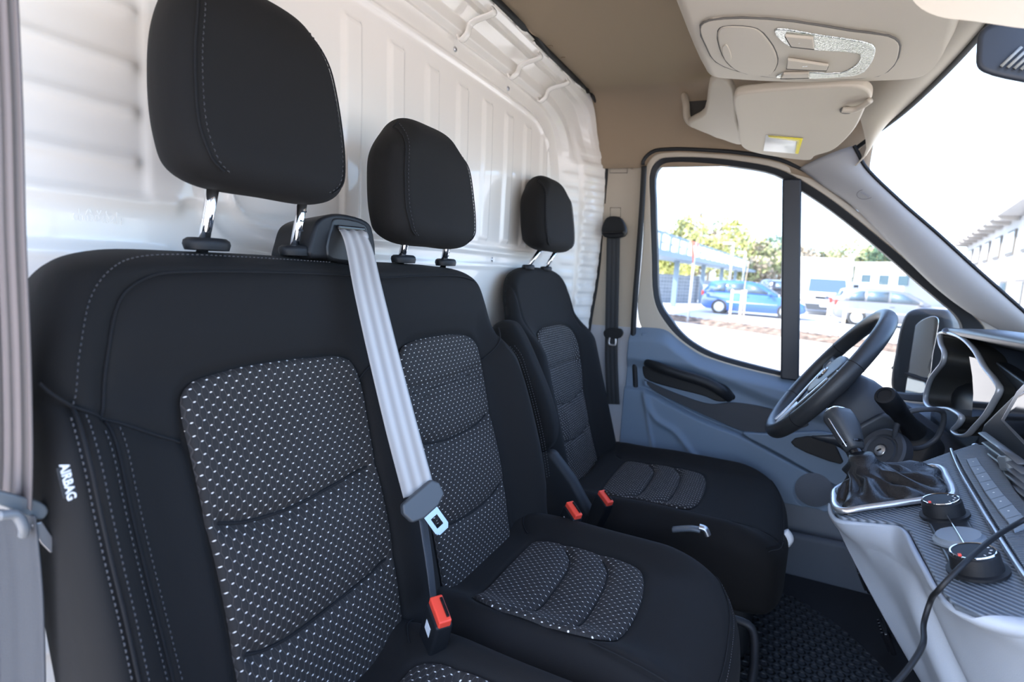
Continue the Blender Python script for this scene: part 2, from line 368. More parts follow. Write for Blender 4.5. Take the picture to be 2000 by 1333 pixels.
text('stamped_text', '00030434H', aX(193, 429, -.6895), (0, 1, 0), (0, 0, 1), .011, PAINT, bh, .0002)
# header channel and curved flank, swept between the flange line and the headliner edge
I_ = catmull([(-.69, -1.05, 1.432), (-.69, -.5, 1.432), (-.69, .116, 1.431), (-.69, .436, 1.430), (-.69, .60, 1.420), (-.69, .70, 1.385), (-.69, .755, 1.32), (-.69, .775, 1.22), (-.69, .78, 1.0), (-.69, .78, .7), (-.69, .78, .3)], False, 14)
E_ = catmull([(-.60, -1.05, 1.502), (-.60, -.5, 1.502), (-.60, .10, 1.502), (-.60, .45, 1.502), (-.60, .70, 1.503), (-.60, .83, 1.497), (-.598, .90, 1.43), (-.585, .945, 1.32), (-.58, .955, 1.15), (-.585, .95, .95), (-.60, .94, .75), (-.60, .93, .3)], False, 14)
I_ = np.vstack([resample(I_[:43], 140)[:-1], resample(I_[42:], 260)]); 
def cutE(n1=140, n2=260):
    k = int(np.argmin(np.abs(E_[:, 1]-.45))); return np.vstack([resample(E_[:k+1], n1)[:-1], resample(E_[k:], n2)])
E2 = cutE()
kI = int(np.argmin(np.abs(I_[:, 1]-.436)))
NT = 40
def headfn(U, V):
    i = U*(len(E2)-1); i0 = np.clip(i.astype(int), 0, len(E2)-2); f = (i-i0)[:, None]
    a = I_[np.clip(i0, 0, len(I_)-2)]*(1-f)+I_[np.clip(i0+1, 0, len(I_)-1)]*f; b = E2[i0]*(1-f)+E2[i0+1]*f
    t = V[:, None]; p = a*(1-t)+b*t
    up = np.clip((p[:, 2]-1.30)/.12, 0, 1)
    # stepped channel section on the top run, plain shallow curve on the flank
    s = V
    prof = np.interp(s, [0, .08, .22, .34, .60, .72, .80, .92, 1], [0, .010, .014, -.012, -.016, .004, .010, .008, 0])
    nrm = np.c_[np.full(len(V), .6), -.35*(1-up), -.75*up-.05]; nrm /= np.linalg.norm(nrm, axis=1)[:, None]
    band = np.zeros(len(V)); z = p[:, 2]
    ph = ((z-.60)/.046) % 1
    rung = sst(ph, 0, .12)*(1-sst(ph, .50, .62))
    band = .0055*rung*sst(s, .42, .50)*(1-sst(s, .90, .97))*(1-up)+.0015*rung*(1-up)*sst(s, .05, .2)*(1-sst(s, .35, .42))
    step = (.010*sst(s, .38, .46)-.012*sst(s, .93, 1.0))*(1-up)
    bulge = .016*np.sin(np.pi*s)*(1-up)
    return p+nrm*(prof*up+band+step+bulge)[:, None]
hd = struct(surf('trim_1', headfn, 460, NT*2, PAINT)); 
def hp(y, s):
    i = int(np.argmin(np.abs(E2[:, 1]-y)+(E2[:, 2] < 1.49)*9)); return headfn(np.array([i/(len(E2)-1)]), np.array([s]))[0]
for y in (-.42, -.16, .10, .352, .56):
    a, b_, c = hp(y, .12), hp(y+.01, .45), hp(y+.02, .88)
    n_ = np.array((.5, 0, -.85)); dn = np.array((0, 1, 0))
    tube('bracket', [a-n_*.004, a+n_*.010, a*.5+b_*.5+n_*.022, b_+n_*.022, c+n_*.010, c-n_*.002], (.011, .0035), PAINT, hd, flat=(0, 1, 0))
for k in range(14):
    y = -.62+k*.105
    if y > .72: break
    a, b_ = hp(y, .97), hp(y+.085, .97)
    tube('flange_tab', [a+np.array((.0, 0, -.003)), b_+np.array((.0, 0, -.003))], (.009, .0025), PAINT, hd, seg=8, smooth_n=0, flat=(1, 0, 0))
seal = tube('trim_2', [p+np.array((.006, -.002, -.004)) for p in E2[::8]], (.008, .006), RUBBER, None, smooth_n=0, flat=(0, 1, 0)); struct(seal)
# ------------------------------------------------------------------ headliner: flat panel, rolled down to the side rail above the driver door
def liner(U, V):
    # V 0..1 across (y from -.95 to the side), U along x
    x = -.605+U*.80
    s = V*2.05
    y = np.where(s < 1.70, -.95+s, .75+.16*np.sin(np.clip((s-1.70)/.35, 0, 1)*np.pi/2))
    z = np.where(s < 1.70, 1.505, 1.505-.205*(1-np.cos(np.clip((s-1.70)/.35, 0, 1)*np.pi/2)))
    z = z-.10*sst(x, -.15, .20)*(1-sst(y, .75, .9)*.3)
    y = y-.02*sst(x, -.2, .2)*(s > 1.7)
    z = np.where(s < 1.7, z-.012*gss(x+.30, .12)*0, z)
    return np.c_[x, y, z]
hl = struct(surf('ceiling', liner, 60, 90, LINER, th=-.012))
for px, py in ((1075, 91), (1100, 113), (1162, 186)):
    q = aZ(px, py, 1.503)
    box('clip', q, (.012, .004, .002), LINER, hl, bevel=.0006)
# outer roof skin and cargo body so that daylight only enters through glass and the open passenger door
roof = struct(box('trim_3', (-.75, 0, 1.60), (1.9, 2.1, .03), PAINT, bevel=.01))
cw = struct(box('wall_right', (-1.25, -1.0, .75), (1.05, .05, 1.7), PAINT, bevel=.01))
struct(box('wall_left', (-1.04, 1.02, .75), (1.20, .05, 1.7), PAINT, bevel=.01))
struct(box('trim_9', (.1, -1.01, 1.44), (1.7, .05, .30), PAINT, bevel=.01))
struct(prism('trim_10', [aY(*p, .935) for p in [(1230, 330), (1240, 230), (1700, 230), (1700, 330), (1668, 425), (1600, 378), (1520, 336), (1440, 318), (1300, 311), (1266, 330)]], (0, -1, 0), .02, TRIM, bevel=.004))
# right hand door post near the camera
struct(prism('trim_4', [(-.735, -.96, .05), (-.60, -.96, .05), (-.60, -.93, 1.50), (-.735, -.93, 1.50)], (0, 1, 0), .05, PAINT, bevel=.01))
# ------------------------------------------------------------------ pillar trim on the driver side
YB = .945
def P2(pts, y, n=5): return catmull([aY(px, py, y) for px, py in pts], True, n)
bp = prism('trim_5', [aY(*p, YB) for p in [(1178, 300), (1262, 300), (1262, 330), (1250, 400), (1246, 500), (1240, 600), (1240, 700), (1246, 880), (1246, 960), (1140, 960), (1150, 720), (1150, 640), (1160, 560), (1172, 420)]], (0, -1, 0), .04, TRIM, bevel=.006); struct(bp)
low = prism('lower_trim', [aY(*p, YB-.004) for p in [(1153, 634), (1236, 640), (1240, 700), (1246, 870), (1246, 960), (1140, 960)]], (0, -1, 0), .02, LGREY, bp, bevel=.004)
up_ = prism('upper_trim', [aY(*p, YB-.004) for p in [(1150, 180), (1290, 200), (1275, 250), (1255, 303), (1177, 305), (1165, 240)]], (0, -1, 0), .03, TRIM, bp, bevel=.012)
for c, w, h in (((1208, 328), 34, 20), ((1202, 415), 20, 18)):
    q = [aY(c[0]+sx*w/2, c[1]+sy*h/2, YB-.001) for sx, sy in ((-1, -1), (1, -1), (1, 1), (-1, 1))]
    prism('clip_cover', q, (0, -1, 0), .003, TRIM, bp, bevel=.0015)
    tube('cover_gap', q, .0012, mat('trim_gap', (.12, .11, .10), .9), bp, closed=True, smooth_n=0, seg=6)
# ------------------------------------------------------------------ A pillar trim
ap_in = [(1562, 330), (1612, 366), (1664, 402), (1752, 490), (1830, 565), (1893, 612), (1950, 645), (2010, 680), (2080, 730)]
ap_out = [(1668, 285), (1676, 300), (1690, 326), (1760, 395), (1830, 456), (1900, 520), (1990, 600), (2060, 665), (2120, 725)]
def apfn(U, V):
    A = resample(catmull([aY(x, y, .885) for x, y in ap_in], False, 6), 60); B_ = resample(catmull([aY(x, y, .83) for x, y in ap_out], False, 6), 60)
    i = np.clip((U*59).astype(int), 0, 58); f = (U*59-i)[:, None]; a = A[i]*(1-f)+A[i+1]*f; b = B_[i]*(1-f)+B_[i+1]*f; t = V[:, None]
    return a*(1-t)+b*t+np.array((-.1, -1, .1))*(.022*np.sin(np.pi*np.clip(V, 0, 1))**.7)[:, None]
apl = struct(surf('trim_6', apfn, 60, 20, GREY, th=.01))
ec = apfn(np.array([.19]), np.array([.45]))[0]
tube('badge_ring', [ec+np.array((.017*math.cos(t)*1.15, -.003, .013*math.sin(t))) for t in np.linspace(0, 2*math.pi, 17)[:-1]], .0006, mat('trim_gap', (.12, .11, .10), .9), apl, closed=True, seg=6)
text('airbag_mark', 'AIRBAG', ec+np.array((0, -.004, 0)), (1, 0, -.6), (.6, 0, 1), .007, mat('mark_grey', (.22, .22, .24), .7), apl, .0002)
# ------------------------------------------------------------------ floor
fl = struct(box('floor', (.1, 0, .04), (1.7, 2.0, .06), mat('floor_black', (.012, .013, .016), .7), bevel=.004))
fire = struct(surf('wall_front', lambda U, V: np.c_[np.where(V < .5, .50+.25*V, .625+.02*V), -1.0+U*2.0, .06+V*.62], 20, 20, mat('floor_black', (.012, .013, .016), .7), th=.02))
# ------------------------------------------------------------------ driver door (left side of the van)
YD = .90
door = thing('door_1', 'x', 'door', (-.38, YD, .35)); door['kind'] = 'structure'
for k in ('label', 'category'): del door[k]
glass_out = [(1282, 337), (1295, 322), (1317, 318), (1380, 320), (1437, 326), (1512, 341), (1561, 370), (1625, 413), (1722, 491), (1796, 556), (1831, 585), (1868, 618), (1880, 645), (1860, 700), (1830, 765), (1700, 762), (1600, 745), (1527, 727), (1475, 714), (1407, 695), (1376, 682), (1347, 664), (1326, 644), (1311, 624), (1295, 601), (1287, 575), (1284, 500), (1281, 400)]
rub_out = [(1271, 332), (1288, 311), (1315, 307), (1380, 308), (1440, 314), (1518, 329), (1575, 358), (1640, 402), (1738, 482), (1812, 545), (1850, 575), (1895, 612), (1925, 650), (1900, 720), (1850, 782), (1700, 772), (1600, 754), (1527, 735), (1470, 722), (1402, 703), (1370, 690), (1340, 671), (1318, 652), (1300, 630), (1284, 604), (1276, 575), (1273, 500), (1270, 400)]
frame_out = [(1261, 328), (1278, 303), (1310, 297), (1380, 299), (1445, 304), (1524, 318), (1585, 348), (1655, 396), (1755, 478), (1835, 545), (1890, 585), (1950, 625), (1990, 680), (1960, 760), (1880, 820), (1700, 800), (1600, 790), (1500, 775), (1420, 745), (1360, 720), (1320, 700), (1290, 680), (1268, 655), (1252, 640), (1245, 600), (1248, 560), (1255, 480), (1258, 400)]
go = P2(glass_out, YD+.01, 4); ro = P2(rub_out, YD, 4); fo = P2(frame_out, YD, 4)
prism('window_frame', fo, (0, -1, 0), .03, TRIM, door, bevel=.004, holes=[ro])
prism('window_seal', ro, (0, -1, 0), .03, RUBBER, door, bevel=.003, holes=[go])
tube('door_seal', [p+np.array((0, -.004, 0)) for p in P2([(x+(-5 if x < 1280 else 0), y-(5 if y < 480 else 0)) for x, y in frame_out[:10]]+[(1910, 570), (1965, 610)]+[(1965, 612), (1960, 600)][:0], YD+.005, 4)[:44]], .006, RUBBER, door, smooth_n=0)
tube('door_seal', [aY(*p, YD-.01) for p in [(1258, 325), (1254, 400), (1247, 500), (1240, 590), (1237, 650), (1241, 740), (1246, 880), (1249, 960)]], (.009, .008), RUBBER, door, flat=(1, 0, 0))
GL = bpy.data.materials.new('clear_glass'); GL.use_nodes = True; n = GL.node_tree; n.nodes.remove(n.nodes['Principled BSDF'])
tr = n.nodes.new('ShaderNodeBsdfTransparent'); gl = n.nodes.new('ShaderNodeBsdfGlossy'); gl.inputs['Roughness'].default_value = .01; mxs = n.nodes.new('ShaderNodeMixShader'); fr_ = n.nodes.new('ShaderNodeLayerWeight'); fr_.inputs[0].default_value = .12; fm_ = n.nodes.new('ShaderNodeMath'); fm_.operation = 'MULTIPLY_ADD'; fm_.inputs[1].default_value = .10; fm_.inputs[2].default_value = .02; n.links.new(fr_.outputs['Facing'], fm_.inputs[0])
tr.inputs[0].default_value = (.93, .96, .97, 1)
n.links.new(fm_.outputs[0], mxs.inputs[0]); n.links.new(tr.outputs[0], mxs.inputs[1]); n.links.new(gl.outputs[0], mxs.inputs[2]); n.links.new(mxs.outputs[0], n.nodes['Material Output'].inputs[0])
mesh('pane', [p+np.array((0, .012, 0)) for p in go], [tuple(range(len(go)))], GL, door, smooth=False)
box('window_divider', (aY(1546, 360, YD)+aY(1543, 733, YD))/2, (.052, .03, .60), mat('divider_dark', (.02, .022, .028), .4), door, rot=[(1, 0, 0), (0, 1, 0), np.array(aY(1547, 360, YD)-aY(1543, 733, YD))], bevel=.006)
for (px, py, s_) in ((1359, 643, '-'), (1362, 655, 'III'), (1361, 666, 'II')):
    text('glass_mark', s_, aY(px, py, YD+.02), (1, 0, 0), (0, 0, 1), .02, mat('mark_grey', (.22, .22, .24), .7), door, .0002)
# moulded trim panel as one relief surface in x,z
belt = resample(catmull([tuple(np.array(aY(x, y, YD))[[0, 2]]) for x, y in [(1236, 640), (1262, 640), (1300, 645), (1330, 668), (1365, 692), (1402, 706), (1470, 725), (1527, 738), (1600, 757), (1700, 775), (1800, 790), (1950, 800)]], False, 6), 200)
def xz(pts): return [tuple(np.array(aY(x, y, YD))[[0, 2]]) for x, y in pts]
bx = np.maximum.accumulate(belt[:, 0]+np.arange(200)*1e-7)
def bz(x): return np.interp(x, bx, belt[:, 1])
groove1 = catmull(xz([(1262, 756), (1300, 778), (1380, 818), (1450, 845), (1520, 882), (1600, 925), (1680, 968), (1740, 1005)]), False, 5)
ridge = catmull(xz([(1263, 745), (1270, 790), (1285, 815), (1320, 838), (1335, 855), (1352, 878), (1380, 910)]), False, 5)
ridge2 = catmull(xz([(1262, 770), (1270, 820), (1280, 875)]), False, 5)
crease = catmull(xz([(1255, 698), (1330, 705), (1420, 735), (1480, 760), (1560, 790), (1700, 830)]), False, 5)
def trimfn(U, V):
    x = -.435+U*1.15; zt = bz(x); z = zt-V*(zt-.28); Q = np.c_[x, z]; y = np.full(len(x), YD)
    y -= .030*sst(V, 0, .10)                         # shoulder below the glass
    y += .014*sst(segdist(Q, crease), 0, .02)*0
    zc = np.interp(x, crease[:, 0], crease[:, 1]); y += .018*sst(zc-z, 0, .04)
    zg = np.interp(x, groove1[:, 0], groove1[:, 1]); y -= .020*sst(zg-z, 0, .012); y += .010*gss(segdist(Q, groove1), .006)
    y -= .010*gss(segdist(Q, ridge), .010); y -= .007*gss(segdist(Q, ridge2), .006)
    c = np.array(aY(1590, 957, YD)); r = np.hypot(x-c[0], z-c[2]); y += .006*(1-sst(r, .052, .058))
    return np.c_[x, y, z]
tp = surf('trim_panel', trimfn, 260, 150, mat('door_grey', (.15, .20, .265), .6, bump=.15, bscale=900), door, th=-.004)
sp_c = aY(1590, 957, YD-.030)
lathe('speaker_grille', [(.052, -.002), (.052, .003), (.049, .005), (0.0005, .006)], sp_c, (0, -1, 0), mat('speaker_grey', (.10, .11, .13), .8, bump=.6, bscale=500), door, 40)
def trimat(px, py, off=0):
    q = np.array(aY(px, py, YD-.02)); return q+np.array((0, off, 0))
hp_ = catmull([trimat(*p) for p in [(1254, 716), (1260, 702), (1282, 705), (1325, 717), (1375, 731), (1410, 745), (1426, 762), (1436, 779), (1420, 785), (1400, 785), (1375, 775), (1325, 762), (1275, 748), (1259, 740)]], True, 5)
prism('grab_handle_recess', [p+np.array((0, .004, 0)) for p in hp_], (0, -1, 0), .02, BLACK, door, bevel=.006)
tube('grab_handle', [trimat(1262, 708, -.004), trimat(1285, 714, -.03), trimat(1330, 728, -.038), trimat(1380, 744, -.036), trimat(1412, 762, -.028), trimat(1426, 778, -.002)], (.017, .012), BLACK, door, flat=(.2, 0, 1), seg=14, rads=[.7, 1, 1, 1, 1.05, .9])
ar = catmull([trimat(*p) for p in [(1258, 742), (1275, 750), (1325, 771), (1387, 790), (1432, 787), (1500, 798), (1540, 812), (1580, 830), (1540, 842), (1492, 845), (1450, 842), (1400, 822), (1325, 788), (1275, 762)]], True, 5)
prism('armrest', ar, (0, -1, 0), .035, mat('armrest_dark', (.030, .034, .042), .55, bump=.15, bscale=900), door, bevel=.012)
for p_ in door.children:
    if p_.name.startswith('armrest') or p_.name.startswith('grab_handle_recess'): p_.location = (0, -.0, 0)
bd = prism('lower_band', catmull([trimat(*p, -.012) for p in [(1450, 845), (1500, 846), (1560, 843), (1620, 845), (1680, 880), (1760, 960), (1760, 1010), (1700, 985), (1600, 930), (1520, 885)]], True, 4), (0, -1, 0), .02, mat('door_grey', (.15, .20, .265), .6), door, bevel=.008)
prism('pocket', [trimat(*p, -.016) for p in [(1544, 862), (1553, 854), (1575, 850), (1606, 851), (1624, 858), (1632, 868), (1647, 900), (1641, 905), (1618, 899), (1575, 883), (1552, 871)]], (0, -1, 0), .02, BLACK, door, bevel=.004)
box('lock_cover', trimat(1257, 661, .004), (.016, .003, .032), mat('door_grey', (.15, .20, .265), .6), door, bevel=.0012)
# sill under the door
struct(prism('trim_7', [(-.45, .95, .05), (.75, .95, .05), (.75, .88, .33), (.2, .87, .31), (-.45, .87, .31)], (0, -1, 0), .08, mat('sill_upper', (.20, .215, .25), .6), bevel=.01))
struct(prism('trim_8', [(-.45, .84, .06), (.75, .84, .06), (.75, .85, .18), (.25, .85, .20), (-.45, .85, .18)], (0, -1, 0), .03, mat('sill_grey', (.08, .09, .11), .6), bevel=.02))
# windscreen
wtop = [(.16, .90, 1.36), (.19, .80, 1.362), (.222, .60, 1.368), (.245, .30, 1.37), (.25, 0, 1.37), (.245, -.30, 1.37), (.222, -.6, 1.368), (.16, -.95, 1.36)]
wbot = [(.88, .92, .72), (.93, .80, .72), (1.0, .60, .72), (1.06, .30, .72), (1.08, 0, .72), (1.06, -.3, .72), (1.0, -.6, .72), (.88, -.95, .72)]
WT = resample(catmull(wtop, False, 6), 40); WB = resample(catmull(wbot, False, 6), 40)
def wsfn(U, V):
    i = np.clip((U*39).astype(int), 0, 38); f = (U*39-i)[:, None]; a = WT[i]*(1-f)+WT[i+1]*f; b = WB[i]*(1-f)+WB[i+1]*f; t = V[:, None]
    return a*(1-t)+b*t+np.array((.4, 0, .6))*(.04*np.sin(np.pi*V))[:, None]
wsx = struct(surf('window_1', wsfn, 40, 20, GL))
tube('windscreen_seal', [aY(*p, .83) for p in ap_out], (.009, .005), RUBBER, wsx, flat=(0, 1, 0))
# ------------------------------------------------------------------ seats
def lean(O, deg):
    a = math.radians(deg); return Frame(O, (0, 1, 0), (-math.sin(a), 0, math.cos(a)), (math.cos(a), 0, math.sin(a)))
BF = lean((-.40, 0, .47), 15.5)
def seam(name, fr, P, W, parent, r=.0014, m=None, off=.0018):
    P = np.asarray(P, float); return tube(name, list(fr.p(P[:, 0], P[:, 1], W(P[:, 0], P[:, 1])+off)), r, m or SEAM, parent, seg=6, smooth_n=0)
def stitch_path(fr, P, W, off=.0008): P = resample(np.asarray(P, float), 120); return (fr.p(P[:, 0], P[:, 1], W(P[:, 0], P[:, 1])+off), fr.N)
def insert(name, fr, out, W, grooves, parent, depth=.006, corners=None, n=90, k=110, m=None, puff=.007):
    out = catmull(out, True, 8); lo, hi = out.min(0), out.max(0)
    cs = corners or [(lo[0], lo[1]), (hi[0], lo[1]), (hi[0], hi[1]), (lo[0], hi[1])]
    G = coons(out, cs, n, k, .2).reshape(-1, 2); d = segdist(G, out, True)
    w = W(G[:, 0], G[:, 1])-.002+puff*np.sqrt(np.clip(1-(1-np.clip(d/.014, 0, 1))**2, 0, 1))
    for g, dp, wd_ in grooves: w -= dp*np.exp(-np.abs(segdist(G, g))/wd_)*(.25+.75*sst(d, .002, .016))
    idx = np.arange(n*k).reshape(k, n); Fc = [(idx[j, i], idx[j, i+1], idx[j+1, i+1], idx[j+1, i]) for j in range(k-1) for i in range(n-1)]
    return mesh(name, fr.p(G[:, 0], G[:, 1], w), Fc, m or DOTS, parent, uv=G)
bench = thing('passenger_bench_seat', 'black double passenger seat with white-dotted inserts, two headrests and a belt housing', 'seat', (-.25, -.38, .10))
OC, MC = -.545, -.21
def Wb(U, V):
    w = np.zeros(len(U))
    low = 1-sst(V, .30, .42)
    w += .030*gss(U+.765, .05)*low+.024*gss(U+.385, .035)*low
    w += .050*sst(U, -.085, -.01)*(1-.5*sst(U, .02, .09))*low
    w += .010*(1-sst(np.abs(U-OC), .06, .16))*gss(V-.12, .10)+.010*(1-sst(np.abs(U-MC), .06, .16))*gss(V-.12, .10)
    w += .012*sst(V, .36, .42)*(1-sst(V, .47, .51))
    w -= .010*sst(V, .46, .52)
    return w
bo = catmull([(-.775, -.10), (-.778, .1), (-.776, .25), (-.772, .35), (-.766, .42), (-.753, .461), (-.731, .487), (-.695, .500), (-.6, .504), (-.35, .503), (-.16, .501), (-.075, .492), (-.038, .466), (-.022, .415), (-.014, .365), (-.010, .338), (.008, .265), (.021, .17), (.024, .10), (.017, .05), (.0, .0), (.01, -.06), (-.08, -.10), (-.4, -.11), (-.7, -.11)], True, 8)
seam_in = catmull([(-.732, .347), (-.722, .393), (-.712, .428), (-.700, .450), (-.684, .462), (-.665, .469), (-.626, .472), (-.559, .473), (-.442, .472), (-.39, .470), (-.336, .468), (-.244, .472), (-.12, .473), (-.07, .466)], False, 6)
stitch_l = catmull([(-.752, .364), (-.746, .396), (-.737, .427), (-.729, .447), (-.716, .465), (-.697, .479), (-.676, .486), (-.643, .490), (-.555, .491), (-.43, .489)], False, 6)
hseam = catmull([(-.772, .384), (-.765, .374), (-.753, .363), (-.727, .346), (-.693, .326), (-.667, .312)], False, 6)
hseamM = catmull([(-.427, .325), (-.405, .345), (-.375, .352), (-.345, .345), (-.328, .33)], False, 6)
hseamR = catmull([(-.09, .31), (-.06, .325), (-.035, .345), (-.018, .37)], False, 6)
g1 = catmull([(-.752, .362), (-.757, .319), (-.757, .25), (-.755, .19), (-.754, .12), (-.752, .02)], False, 6)
g2 = catmull([(-.729, .345), (-.731, .311), (-.731, .272), (-.729, .224), (-.726, .175), (-.722, .11), (-.715, .02)], False, 6)
gR = catmull([(-.026, .33), (-.009, .265), (.003, .20), (.008, .13), (.001, .06)], False, 6)
oi = [(-.663, .30), (-.664, .335), (-.660, .355), (-.648, .365), (-.62, .370), (-.573, .373), (-.50, .371), (-.445, .366), (-.430, .357), (-.424, .335), (-.425, .25), (-.425, .15), (-.428, .07), (-.432, 0), (-.44, -.05), (-.55, -.06), (-.655, -.05), (-.663, .04), (-.662, .1), (-.661, .2)]
mi = [(-.325, .30), (-.327, .335), (-.324, .353), (-.312, .364), (-.28, .371), (-.221, .373), (-.14, .369), (-.105, .360), (-.091, .345), (-.087, .31), (-.092, .234), (-.092, .166), (-.093, .098), (-.10, .03), (-.11, -.03), (-.2, -.06), (-.32, -.05), (-.327, .03), (-.326, .15), (-.325, .25)]
def Wbody(U, V):
    Q = np.c_[U, V]; w = Wb(U, V)
    for o_ in (oi, mi): w += sunk(Q, catmull(o_, True, 4)); w -= .005*gss(segdist(Q, catmull(o_, True, 4), True), .006)
    for g in (seam_in, hseam, hseamM, hseamR, g1, g2): w -= .006*np.exp(-segdist(Q, g)/.007)
    w -= .002*gss(segdist(Q, gR), .004)
    return w
bb = cushion('backrest', BF, bo, [(-.775, -.10), (.02, -.08), (-.045, .488), (-.74, .49)], Wbody, .080, SEAT, bench, r=.034, rb=.044, n=240, k=170, dense=.35)
for g in (seam_in, hseam, hseamM, hseamR, g1, g2): seam('seam', BF, g, lambda u, v: Wbody(u, v), bb, .0015)
W0 = lambda u, v: Wbody(u, v)
gA = catmull([(-.660, .232), (-.643, .225), (-.621, .218), (-.57, .212), (-.507, .214), (-.429, .220)], False, 6)
gB = catmull([(-.658, .102), (-.633, .092), (-.586, .087), (-.53, .089), (-.487, .091), (-.432, .097)], False, 6)
insert('backrest_insert', BF, oi, Wb, [(gA, .012, .010), (gB, .012, .010)], bb)
gC = catmull([(-.324, .219), (-.312, .217), (-.263, .208), (-.187, .205), (-.13, .210), (-.096, .218)], False, 6)
gD = catmull([(-.322, .096), (-.29, .084), (-.212, .076), (-.149, .079), (-.099, .088)], False, 6)
fold = [[(-.322, z), (-.2, z-.001), (-.094, z+.006)] for z in (.302, .293, .284)]
insert('backrest_insert', BF, mi, Wb, [(gC, .012, .010), (gD, .012, .010)]+[(f_, .007, .003) for f_ in fold], bb)
for f_ in fold: seam('seam', BF, resample(np.array(f_), 20), lambda u, v: Wb(u, v)-.0036, bb, .0010)
for g in (gA, gB, gC, gD): seam('seam', BF, g, lambda u, v: Wb(u, v)-.0064, bb, .0019)
stp = [stitch_path(BF, stitch_l, Wbody, .0015)]
for g, offs in ((g1, (-.0065, .0065)), (g2, (-.0075, .0075))):
    for o_ in offs:
        gg = g.copy(); gg[:, 0] += o_; stp.append(stitch_path(BF, gg[2:], Wbody, .001))
for o_ in (0, .008): gg = gR.copy(); gg[:, 0] += o_; stp.append(stitch_path(BF, gg, Wbody, .001))
stitches('stitching', stp, THREAD, bb)
# side airbag label
q0 = BF.p(np.array([-.768]), np.array([.262]), Wbody(np.array([-.768]), np.array([.262]))-.006)[0]
c4 = [aX(*p, q0[0]+.003) for p in [(110, 916), (136, 908), (151, 966), (124, 975)]]
lb = prism('airbag_label', c4, (1, -.5, .2), .0012, mat('label_black', (.02, .022, .025), .6), bb, bevel=.0004); lab(lb, 'small black sewn label reading AIRBAG')
lc = (Vector(c4[0])+Vector(c4[1])+Vector(c4[2])+Vector(c4[3]))/4
lu = (Vector(c4[3])-Vector(c4[0])).normalized(); lv = (Vector(c4[1])-Vector(c4[0])).normalized(); ln_ = lu.cross(lv).normalized()
text('label_text', 'AIRBAG', lc+ln_*.0012, lu, lv, .0082, WHITE, lb, .0002, True)
for px, py in ((116, 924), (0, 0)):
    pass
# headrests
def headrest(parent, c, posts,  h=.215, w_bot=.262, w_top=.205, post=.04, posty=.060, lean_=8, th=.036, side=1):
    a = math.radians(lean_); fr = Frame(c, (0, 1, 0), (-math.sin(a), 0, math.cos(a)), (math.cos(a), 0, math.sin(a)))
    wb, wt = w_bot/2, w_top/2
    out = catmull([(-wb*.72, -h*.5), (-wb*.92, -h*.43), (-wb*.995, -h*.27), (-wb*.985, -h*.02), (-wb*.90, h*.22), (-wt*.95, h*.40), (-wt*.70, h*.485), (0, h*.505), (wt*.70, h*.485), (wt*.95, h*.40), (wb*.90, h*.22), (wb*.985, -h*.02), (wb*.995, -h*.27), (wb*.92, -h*.43), (wb*.72, -h*.5), (0, -h*.515)], True, 8)
    W = lambda u, v: np.full(len(u), th)+.006*np.cos(np.clip(u/wb, -1, 1)*np.pi/2)-.010*sst(v, h*.2, h*.5)
    o = cushion('headrest', fr, out, [(-wb*.86, -h*.47), (wb*.86, -h*.47), (wt*.83, h*.45), (-wt*.83, h*.45)], W, th*1.25, SEAT, parent, r=.030, rb=.046, n=70, k=70, dense=.7)
    inn = resample(np.array([(p[0]*.86, p[1]*.9) for p in out]+[(out[0][0]*.86, out[0][1]*.9)]), 120)
    for sgn in (-1, 1):
        L_ = np.array([(sgn*wb*.66, -h*.465), (sgn*wb*.78, -h*.42), (sgn*wb*.86, -h*.30), (sgn*wb*.855, -h*.05), (sgn*wb*.80, h*.15), (sgn*wb*.70, h*.36), (sgn*wb*.655, h*.425)])
        L_ = catmull(L_, False, 8)
        def Wr(u, v):
            d = segdist(np.c_[u, v], out, True); x = np.clip(d/.030, 0, 1); return W(u, v)-.030*(1-np.sqrt(np.clip(1-(1-x)**2, 0, 1)))
        seam('seam', fr, L_, Wr, o, .0011)
        L2 = L_.copy(); L2[:, 0] -= sgn*.006; s_ = L2; wv = Wr(s_[:, 0], s_[:, 1])
        stitches('stitching', [(fr.p(s_[:, 0], s_[:, 1], wv+.0006), fr.N)], mat('dark_thread', (.05, .05, .055), .8), o, .003, .003, .0006)
    for s_ in (-1, 1):
        top = fr.p(s_*posty, -h*.46, 0.0); bot = np.array(aX(*posts[0 if s_ < 0 else 1], posts[2]))
        ps = tube('headrest_post', [top, bot+(bot-top)/np.linalg.norm(bot-top)*.02], .0058, CHROME, o, smooth_n=0, seg=16)
        if s_ == 1:
            for k in range(3):
                t = top*.4+bot*.6+(top-bot)*(k*.16); box('notch', t+np.array((.0045, 0, 0)), (.003, .007, .0022), BLACK, ps, bevel=0)
        lathe('post_guide', [(.024, -.004), (.026, .002), (.025, .006), (.021, .0085), (.0008, .0085)], bot+np.array((.003, .003, .001)), (-.05, 0, 1), BLACK, parent, 28, .62, U=(0, 1, 0))
    return o
headrest(bench, (-.546, OC+.010, 1.120), ((396, 483), (573, 495), -.553), w_bot=.226, w_top=.175)
headrest(bench, (-.540, MC+.0, 1.072), ((783, 510), (866, 516), -.553), h=.192, w_bot=.238, w_top=.165)
